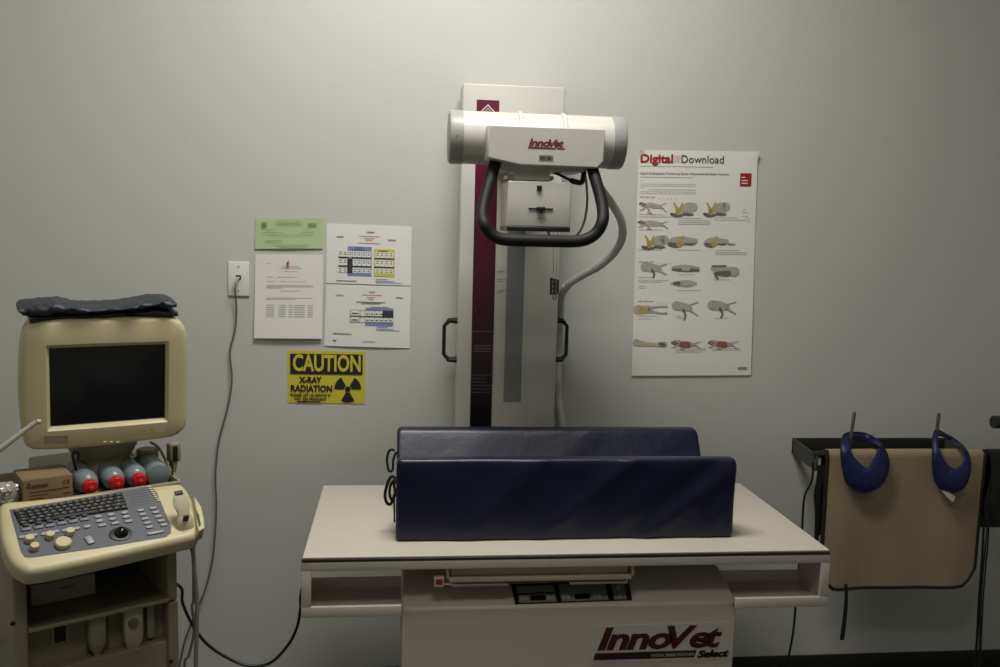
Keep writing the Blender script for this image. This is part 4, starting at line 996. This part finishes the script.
a = ul(146, 618, yl-.01); b = ul(154, 636, yl-.01)
obj('port_block', MB().box(a.x, b.x, yl-.02, yl, b.z, zsh-.02, r=.003), M_beige2, UT, M=UM)
# castors and base (below the frame)
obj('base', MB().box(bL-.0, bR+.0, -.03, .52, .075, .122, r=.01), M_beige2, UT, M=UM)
for x_ in (bL+.04, bR-.04):
    for y_ in (.0, .47):
        obj('castor', MB().lathe([(.034, 0), (.0375, .004), (.0375, .024), (.034, .028)], (x_-.014, y_, .0375), (1, 0, 0), 20).box(x_-.018, x_+.018, y_-.015, y_+.015, .035, .077, r=.003), M_black, UT, M=UM)
# right-hand probe cradle on the console
k = MB()
pts = [cpn(*p) for p in ((193, 501), (200, 511), (203, 524), (203.5, 533), (198, 536), (196, 530), (195, 515))]
k.prism([V((p.x, p.y, -.02)) for p in pts], (0, 0, .038)); obj('probe_cradle', k, M_beige, console, M=CM, bevel=.002)
k = MB(); pts = [cpn(*p, .0185) for p in ((195.5, 508), (199, 515), (201, 525), (199, 527), (197, 518))]
k.prism([V((p.x, p.y, .0182)) for p in pts], (0, 0, .0008)); obj('cradle_slot', k, M_key, console, M=CM)
# tall holder at the monitor's right
hy = .26
a = ul(167, 443, hy); b = ul(180, 460, hy)
k = MB(); k.tube([V((a.x+.012, hy, zt0)), V(((a.x+b.x)/2, hy, b.z))], .012, 12); k.box(a.x, b.x, hy-.014, hy+.014, b.z-.002, a.z, r=.008)
ph = obj('probe_holder', k, M_beige2, UT, M=UM)
obj('holder_slot', MB().box(a.x+.012, b.x-.011, hy-.0155, hy-.013, b.z+.004, a.z-.008, r=.002), M_black, ph, M=UM)
c = ul(178, 474, .15); obj('holder_pin', MB().tube([V((xrr-.004, .15, zt0+.018)), V((xrr-.004, .15, zt0+.06))], .0025, 8), M_key, ph, M=UM)

# ---- monitor
MC = V((-.75, 2.451, 1.365)); MY = .408; MT = -.07
mu = V((math.cos(MY), math.sin(MY), 0)); mbk = V((-math.sin(MY), math.cos(MY), 0)); mup = mbk*math.sin(MT)+V((0, 0, 1))*math.cos(MT); mn = mup.cross(mu)*-1
mn = mu.cross(mup)  # points toward viewer?
if mn.dot(EYE-MC) < 0: mn = -mn
MM = Matrix(((mu.x, mup.x, mn.x, MC.x), (mu.y, mup.y, mn.y, MC.y), (mu.z, mup.z, mn.z, MC.z), (0, 0, 0, 1))); MMI = MM.inverted()
def mp(px, py, off=0):
    p = MMI @ hit(px, py, MM @ V((0, 0, off)), mn); return V((p.x, p.y))
scr = [mp(48.9, 348.3), mp(165.8, 344.1), mp(165.2, 418.5), mp(50.4, 427.5)]
rim = [mp(46.3, 345.5), mp(168, 341.3), mp(167.3, 421), mp(48, 430.5)]
out = cr_closed([mp(*p) for p in ((23, 333), (28, 325), (40, 321.5), (70, 319), (105, 317.8), (140, 317), (168, 317.5), (179, 320.5), (185.5, 328), (188, 345), (188.3, 380), (187.8, 405), (187, 424), (182, 432), (172, 437.5), (140, 442), (100, 447), (60, 450), (34, 450.5), (26, 447), (22.5, 438), (19.5, 410), (18.6, 385), (20, 350))], 4)
cen = sum((p for p in scr), V((0, 0)))/4
angs = sorted([2*PI*k/96-PI for k in range(96)]+[math.atan2((p-cen).y, (p-cen).x) for p in scr]+[math.atan2((p-cen).y, (p-cen).x) for p in rim])
def polar(poly, a):
    d = V((math.cos(a), math.sin(a))); best = 0
    for i in range(len(poly)):
        p = poly[i]-cen; e = poly[(i+1) % len(poly)]-cen-p; den = d.x*e.y-d.y*e.x
        if abs(den) < 1e-12: continue
        t = (p.x*e.y-p.y*e.x)/den; s_ = (p.x*d.y-p.y*d.x)/den
        if t > best and -1e-6 <= s_ <= 1+1e-6: best = t
    return best
def mring(poly, sc_, h, add=0): return [V((cen.x+math.cos(a)*(polar(poly, a)*sc_+add), cen.y+math.sin(a)*(polar(poly, a)*sc_+add), h)) for a in angs]
def mring2(poly, sx_, sy_, h, oy=0): return [V((cen.x+math.cos(a)*polar(poly, a)*sx_, cen.y+math.sin(a)*polar(poly, a)*sy_+oy, h)) for a in angs]
k = MB()
k.loft([mring(scr, 1, -.010), mring(scr, 1, -.002), mring(rim, 1, .004), mring(rim, 1, .006, .002), mring(out, 1, .005, -.016), mring(out, 1, .001, -.006), mring(out, 1, -.006, -.0015), mring(out, 1, -.016), mring(out, 1, -.075),
        mring(out, 1, -.08, -.008), mring2(out, .92, .88, -.15), mring2(out, .78, .72, -.23, .01), mring2(out, .6, .55, -.29, .01), mring2(out, .55, .5, -.295, .01)], cap0=False)
mon = obj('monitor', k, M_beige, UT, M=MM, angle=40)
k = MB(); k.loft([mring(scr, 1.005, -.014), mring(scr, 1.005, -.0085), mring(scr, .5, -.0055)]); obj('screen', k, mat('crt_glass', (24, 26, 28), .16), mon, M=MM, angle=60)
def mslab(name, pxs, h0, h1, m_, **kw):
    k = MB(); k.prism([V((*mp(*p), h0)) for p in pxs], (0, 0, h1-h0)); return obj(name, k, m_, mon, M=MM, **kw)
mslab('badge', [(43.8, 435.8), (67.5, 434.8), (68, 442.5), (44.5, 443.3)], .004, .0062, mat('badge_grey', (128, 122, 104), .5))
mslab('sticker', [(146, 427), (165.5, 425.5), (165, 431.5), (146.5, 432.5)], .004, .006, mat('sticker_silver', (168, 164, 146), .4))
mslab('sticker_mark', [(149.5, 427), (153, 426.8), (153.2, 431.5), (149.8, 431.8)], .006, .0063, mat('sticker_yellow', (170, 160, 60), .4))
for px_ in (103, 109.5, 116): mslab('menu_button', [(px_, 441), (px_+3.2, 440.7), (px_+3.2, 442.5), (px_, 442.8)], .001, .007, M_beige, bevel=.001)
c = mp(186.5, 428)
# neck
nk = MB(); cz_ = (MM @ V((cen.x, 0, -.12))); cl_ = UM.inverted() @ cz_
bz = (MM @ V((*mp(100, 449), -.06))).z
nk.lathe([(.10, 0), (.105, .01), (.085, .03), (.075, .05), (.09, .075), (.10, .12)], (cl_.x, cl_.y+.03, bz-.10), (0, 0, 1), 32)
obj('monitor_neck', nk, M_beige2, UT, M=UM)
obj('rear_column', MB().box(cl_.x-.15, cl_.x+.15, ty0+.2, ty0+.42, .5, zt0+.035, r=.01), M_beige2, UT, M=UM)
# articulated cable arm at the left
a = ul(38, 444, .0); 
A0 = ul(36.5, 421.5, 0.0); A1 = ul(5, 445.5, 0.0); A2 = ul(-12, 458, 0.0)
k = MB(); k.tube([V(A2), V(A1), V(A0)], [.0075, .007, .0055], 10); k.tube([V(A0), V(A0)+V((.008, 0, -.002))], [.006, .006], 10)
arm = obj('cable_arm', k, mat('pale_arm', (168, 164, 148), .4), UT, M=UM, label='pale arm reaching in from the left')
k = MB(); k.tube([V(A2), V(A2)+V((-.08, .04, -.03)), V((A2.x-.12, .10, .85)), V((bL-.03, .22, .7)), V((bL+.01, .26, .68))], .009, 10); obj('arm_post', k, M_beige2, UT, M=UM)

# ---- things lying on the cart
def uw(p): return UM @ V(p)
def uthing(name, label, cat, lp, group=None, rz=0): return thing(name, label, cat, tuple(uw(lp)), UYAW+rz, group)
# gel bottles lying with their caps to the front
M_bot = mat('grey_translucent_bottle', (118, 130, 136), .3); M_cap = mat('red_cap', (190, 26, 30), .35)
def bottle(label, px_, py_, cap=True, length=.13, tilt=0, rr=.029):
    c = ul(px_, py_, ty0+.016); z = zt0+rr+.001
    x_ = c.x
    t = uthing('squeeze_bottle', label, 'bottle', (x_, ty0+.05, zt0+.001), 'squeeze bottles lying in the cart tray')
    o = V((x_, ty0+.04, z)); ax = V((tilt, 1, .10))
    k = MB()
    if cap: k.lathe([(.012, -.004), (.020, .0), (.027, .012), (rr, .024), (rr, length*.5), (rr*.95, length*.55), (rr, length*.62), (rr, length), (rr*.8, length+.006)], o, ax, 28)
    else: k.lathe([(.016, -.012), (rr*.98, -.006), (rr, 0), (rr, length*.45), (rr*.94, length*.5), (rr, length*.56), (rr, length), (rr*.8, length+.006)], o, ax, 28)
    obj('bottle_body', k, M_bot, t, M=UM)
    if cap:
        k = MB(); k.lathe([(.0175, 0), (.0185, -.004), (.0185, -.018), (.016, -.022), (.006, -.024), (.0045, -.032), (.002, -.033)], o, ax, 24); obj('cap', k, M_cap, t, M=UM)
    return t
bottle('leftmost red-capped bottle lying in the cart tray, beside the brown carton', 91, 480)
bottle('middle one of the three red-capped bottles lying in the cart tray', 118, 478)
bottle('rightmost red-capped bottle lying in the cart tray', 140.5, 475.5)
bottle('pale blue-grey bottle without red cap at the tray right end', 161, 470, cap=False, length=.12, rr=.031)
t = uthing('plastic_cup', 'pale beige plastic cup behind the bottles under the monitor', 'cup', tuple(V(((ul(146, 455, ty0+.17).x), ty0+.155, zt0+.001))))
o = V((ul(146, 455, ty0+.17).x, ty0+.155, zt0+.002)); k = MB(); k.lathe([(.022, 0), (.024, .004), (.030, .075), (.028, .078)], o, (0, 0, 1), 24); obj('cup_body', k, M_beige2, t, M=UM)
# cardboard carton
M_card = mat('brown_cardboard', (128, 106, 76), .75, noise=.08, nscale=10); M_cpr = mat('carton_print', (70, 50, 34), .7)
yb = ty0+.012
a = ul(22.5, 480, yb); b = ul(72.5, 475, yb); c = ul(24, 498, yb)
t = uthing('cardboard_box', 'small brown cardboard box with printed maker name in the cart tray', 'box', ((a.x+b.x)/2, yb+.05, zt0+.001))
bz1 = (a.z+b.z)/2
k = MB(); k.box(a.x, b.x, yb, yb+.12, zt0+.001, bz1, r=.0015); bxo = obj('carton', k, M_card, t, M=UM)
k = MB(); k.box(a.x+.006, b.x-.006, yb+.003, yb+.118, bz1, bz1+.0008).box(a.x+.004, b.x-.004, yb+.059, yb+.061, bz1+.0008, bz1+.0012); obj('lid_flap', k, M_card, t, M=UM)
k = MB(); H_ = bz1-zt0; W_ = b.x-a.x
def cb(u, v): return uw((a.x+W_*u, yb-.0007, bz1-H_*v))
for dx, dz in ((.115, .16), (.085, .26), (.145, .26)):
    s_ = .0042; p_ = [cb(dx, dz-.08*.8), cb(dx+.028, dz), cb(dx, dz+.06), cb(dx-.028, dz)]; k.prism(p_, tuple(UB*.0004))
fit_text(k, 'MITSUBISHI', cb(.18, .32), cb(.50, .32), .0085, normal=-UB, bold=.0004)
for v, u0, u1 in ((.44, .12, .78), (.56, .12, .5), (.68, .12, .42), (.42, .8, .93), (.62, .8, .95)): k.prism([cb(u0, v), cb(u1, v), cb(u1, v+.035), cb(u0, v+.035)], tuple(UB*.0004))
for u in (.80, .88): fit_text(k, 'C' if u < .85 else 'E', cb(u, .30), cb(u+.05, .30), .010, normal=-UB)
obj('print', k, M_cpr, bxo)
# crumpled clear bag
c = ul(9, 486, ty0+.04); t_ = MB()
bmesh.ops.create_icosphere(t_.b, subdivisions=4, radius=1)
rnd = random.Random(3); cen_ = [V((rnd.uniform(-1, 1), rnd.uniform(-1, 1), rnd.uniform(-1, 1))).normalized() for _ in range(34)]; hh = [rnd.uniform(.72, 1.12) for _ in cen_]
for v in t_.b.verts:
    d = v.co.normalized(); ds = sorted((math.acos(max(-1, min(1, d.dot(q_)))), h_) for q_, h_ in zip(cen_, hh)); (d0, h0), (d1, h1) = ds[0], ds[1]
    r_ = (h0*d1+h1*d0)/(d0+d1)-.10*math.exp(-abs(d1-d0)*9)
    v.co = V((d.x*.034*r_, d.y*.045*r_, d.z*.034*r_+.034))
zmin = min(v.co.z for v in t_.b.verts)
o = obj('plastic_bag', t_, mat('crumpled_clear_plastic', (170, 168, 158), .15, transmission=.25), None, M=Matrix.Translation(V(uw((c.x+.0, ty0+.06, zt0+.001-zmin)))), angle=12)
tag(o, 'crumpled clear plastic bag left of the cardboard box in the cart tray', 'bag')
# black cable coil hooked between monitor and tray
k = MB(); k.tube(smooth_path([ul(76, 470, ty0+.10), ul(74, 462, ty0+.09), ul(72.5, 455, ty0+.085), ul(75, 452, ty0+.085), ul(78.5, 454, ty0+.085), ul(78, 459, ty0+.09)], 5), .0035, 8)
k.tube(smooth_path([ul(90, 467, ty0+.15), ul(98, 468, ty0+.14), ul(103, 472, ty0+.14), ul(98, 476, ty0+.15), ul(88, 474, ty0+.16), ul(82, 470, ty0+.13), ul(76, 470, ty0+.10)], 5), .003, 8)
obj('monitor_cord', k, BC, UT, M=UM)
k = MB(); k.tube(smooth_path([ul(150, 442, .24), ul(158, 447, .23), ul(164, 457, .22), ul(170, 470, .2), ul(176, 478, .16)], 5), .004, 8); obj('holder_cord', k, mat('beige_cord', (150, 145, 125), .5), UT, M=UM)

# transducer standing in the console's right cradle, with its cord
t = uthing('ultrasound_probe', 'beige ultrasound probe standing in the right corner of the console', 'ultrasound probe', tuple(PM_ @ V((*cpn(184, 520), .001))))
pb = CMI @ UM @ V((0, 0, 0))
P0 = cpn(184, 523); 
def cl3(px, py, h): q_ = cpn(px, py, h); return V((q_.x, q_.y, h))
Lb = [cl3(185, 525, .002), cl3(184.5, 518, .022), cl3(183, 511, .034), cl3(180.5, 500, .052)]
def orect(c, w_, h_, n=14):
    return [V((c.x+w_/2*(abs(math.cos(2*PI*i/n))**.6)*(1 if math.cos(2*PI*i/n) > 0 else -1), c.y, c.z))+V((0, math.sin(2*PI*i/n)*h_/2*.9, math.sin(2*PI*i/n)*h_/2*.3)) for i in range(n)]
k = MB(); k.loft([orect(Lb[0], .046, .040), orect(Lb[1], .038, .034), orect(Lb[1].lerp(Lb[2], .5), .030, .028), orect(Lb[2], .030, .028), orect(Lb[2].lerp(Lb[3], .45), .040, .034), orect(Lb[2].lerp(Lb[3], .8), .042, .036), orect(Lb[3]+V((0, .004, .004)), .034, .030), orect(Lb[3]+V((-.002, .014, .012)), .026, .020)])
pbo = obj('probe_body', k, mat('probe_ivory', (196, 190, 160), .4), t, M=CM, angle=50)
k = MB(); e = Lb[3]+V((-.002, .0145, .0125)); k.box(e.x-.010, e.x+.010, e.y-.006, e.y+.006, e.z-.002, e.z+.003, r=.0015); obj('probe_tip', k, M_key, t, M=CM); k = MB(); e = Lb[1].lerp(Lb[2], .6); k.box(e.x-.006, e.x+.008, e.y-.0185, e.y-.0135, e.z-.016, e.z+.010, r=.001)
obj('probe_window', k, M_key, t, M=CM)
pts = [CM @ (Lb[0]+V((.012, -.002, .004))), UM @ ul(193, 543, -.03), UM @ ul(194.5, 570, -.03), UM @ ul(197, 600, -.03), UM @ ul(196.5, 640, -.03), UM @ ul(196, 672, -.03)]
pts[0] = UM @ ul(196, 530, -.035); e = pts[-1]; pts += [V((e.x, e.y, .25)), V((e.x+.02, e.y-.02, .06)), V((e.x+.06, e.y-.03, .008)), V((e.x+.12, e.y, .008))]
obj('probe_cord', MB().tube(smooth_path(pts, 6), .0058, 10), mat('pale_grey_cord', (128, 126, 112), .45), t)
pts = [UM @ ul(190, 545, .0), UM @ ul(193, 560, .0), UM @ ul(193.5, 600, .0), UM @ ul(192, 606, -.0), UM @ ul(194, 630, -.0), UM @ ul(189, 655, .0), UM @ ul(184, 675, .0)]; e = pts[-1]; pts += [V((e.x, e.y, .2)), V((e.x+.03, e.y, .007)), V((e.x+.1, e.y+.05, .007))]
tag(obj('grey_cord', MB().tube(smooth_path(pts, 6), .0036, 8), mat('grey_cord_dark', (96, 95, 84), .5)), 'thin grey cord hanging beside the thicker probe cord at cart right side', 'cable')
# probe plugs in the lower front
def plug(label, px_, top, bot, wdt, dial):
    yq = yl-.035; c0 = ul(px_, top, yq); c1 = ul(px_, bot, yq); e = ul(px_+wdt/2, top, yq); hw = e.x-c0.x
    t = uthing('probe_connector', label, 'connector', (c0.x, yq, c1.z), 'probe connectors plugged into the cart front')
    H_ = c0.z-c1.z; k = MB(); R2 = []
    for f_, s_ in ((0, .92), (.03, 1), (.55, 1), (.72, .92), (.86, .62), (1, .28)):
        z = c0.z-H_*f_; R2.append([V((c0.x+hw*s_*math.copysign(abs(math.cos(a))**.5, math.cos(a)), yq+.014+.018*s_*math.copysign(abs(math.sin(a))**.5, math.sin(a)), z)) for a in [2*PI*i/20 for i in range(20)]])
    k.loft(R2); o = obj('connector_body', k, M_beige2 if not dial else mat('connector_beige', (168, 160, 134), .45), t, M=UM, angle=50)
    if dial:
        cc = ul(px_-.5, 623, yq-.006); k = MB(); k.lathe([(.013, 0), (.013, .006), (.010, .010), (.004, .010)], (cc.x, yq-.003, cc.z), (0, -1, 0), 20); obj('dial', k, mat('dial_grey', (104, 98, 82), .5), t, M=UM)
    else:
        k = MB()
        for i in range(4): k.box(c0.x-.010+.0055*i, c0.x-.0075+.0055*i, yq-.0055, yq-.003, c1.z+H_*.30, c1.z+H_*.56)
        obj('grip_rib', k, mat('rib_pale', (160, 154, 134), .4), t, M=UM)
    obj('cord', MB().tube([UM @ V((c0.x, yq+.014, c1.z+.006)), UM @ V((c0.x, yq+.014, c1.z-.08)), UM @ V((c0.x+.02, yq-.02, c1.z-.2)), UM @ V((c0.x+.05, yq-.03, .12))], .008, 10), mat('beige_cord', (150, 145, 125), .5), t)
plug('translucent ribbed probe connector, left of the two under the cart bay', 97.5, 616.5, 658, 18, False)
plug('beige probe connector with round dial, right of the two under the cart bay', 134, 609.5, 655, 19.5, True)

# folded dark apron lying on the monitor
M_fold = mat('dark_navy_vinyl', (32, 36, 48), .52, bump=.5, bscale=18)
t = thing('folded_apron', 'dark navy folded vinyl apron lying on top of the monitor', 'apron', tuple(MM @ V((*mp(100, 318), -.04))))
def foldlayer(name, px_top, px_bot, dep0, dep1, seed):
    """puffy layer: px outline top and bottom edges on monitor plane, from depth dep0 (front) to dep1 (back)"""
    rr = random.Random(seed); n = len(px_top); T_ = [mp(*p) for p in px_top]; B_ = [mp(*p) for p in px_bot]
    T_ = [V((p.x, p.y, 0)) for p in T_]; B_ = [V((p.x, p.y, 0)) for p in B_]
    T_ = smooth_path(T_, 6); B_ = smooth_path(B_, 6); rings = []
    for i, (a, b) in enumerate(zip(T_, B_)):
        h2 = (a.y-b.y)/2; c_ = (a+b)/2; ring = []
        for k in range(20):
            an = 2*PI*k/20; cz_ = (dep0+dep1)/2+(dep0-dep1)/2*math.copysign(abs(math.cos(an))**.55, math.cos(an)); sy_ = math.copysign(abs(math.sin(an))**.6, math.sin(an))
            wr_ = .0009*math.sin(i*1.7+k*.9+seed)+.0013*math.sin(i*.8-k*1.6+seed*2); ring.append(V((c_.x, c_.y+h2*sy_+wr_, cz_+.004*math.sin(i*.5+seed)+wr_)))
        rings.append(ring)
    f0 = [sum(rings[0], V())/20+(p-sum(rings[0], V())/20)*.5+V((-.003, 0, 0)) for p in rings[0]]; f1 = [sum(rings[-1], V())/20+(p-sum(rings[-1], V())/20)*.5+V((.003, 0, 0)) for p in rings[-1]]
    k = MB(); k.loft([f0]+rings+[f1]); obj(name, k, M_fold, t, M=MM, angle=60)
foldlayer('lower_fold', [(29, 316), (60, 315.2), (90, 315), (120, 313), (150, 310), (170, 310.5), (179, 312.5)], [(31, 323.5), (60, 319), (90, 317.5), (120, 317), (150, 317), (172, 318.3), (178, 317.5)], .0, -.16, 1)
foldlayer('upper_fold', [(19, 309), (27, 306), (45, 304), (60, 303.5), (80, 307), (105, 308.2), (130, 305.5), (150, 302), (164, 300), (176, 302)], [(19, 313), (27, 317.5), (45, 316.5), (60, 314.5), (80, 313.6), (105, 312.5), (130, 310), (150, 308), (166, 308), (176.5, 307.8)], .012, -.15, 2)

# ------------------------------------------------------------------ ceiling light fixture, and a matching panel for the added fill lamp
for (x_, y_), (sx_, sy_), lab in ((L1, (1.2, .6), 'long recessed ceiling light above the x-ray table'), (L2, (1.2, .6), 'added fill light panel nearer the viewer, away from the table')):
    t = thing('ceiling_light', lab, 'ceiling light', (x_, y_, ROOM_H-.02), group=None)
    obj('light_frame', MB().box(x_-sx_/2, x_+sx_/2, y_-sy_/2, y_-sy_/2+.02, ROOM_H-.03, ROOM_H-.001).box(x_-sx_/2, x_+sx_/2, y_+sy_/2-.02, y_+sy_/2, ROOM_H-.03, ROOM_H-.001).box(x_-sx_/2, x_-sx_/2+.02, y_-sy_/2+.02, y_+sy_/2-.02, ROOM_H-.03, ROOM_H-.001).box(x_+sx_/2-.02, x_+sx_/2, y_-sy_/2+.02, y_+sy_/2-.02, ROOM_H-.03, ROOM_H-.001), M_white, t)
    me = bpy.data.materials.new('diffuser'); me.use_nodes = True; b_ = me.node_tree.nodes['Principled BSDF']; b_.inputs['Emission Color'].default_value = (1, .97, .85, 1); b_.inputs['Emission Strength'].default_value = 2; b_.inputs['Base Color'].default_value = (.8, .8, .78, 1)
    obj('diffuser', MB().box(x_-sx_/2+.02, x_+sx_/2-.02, y_-sy_/2+.02, y_+sy_/2-.02, ROOM_H-.012, ROOM_H-.006), me, t)
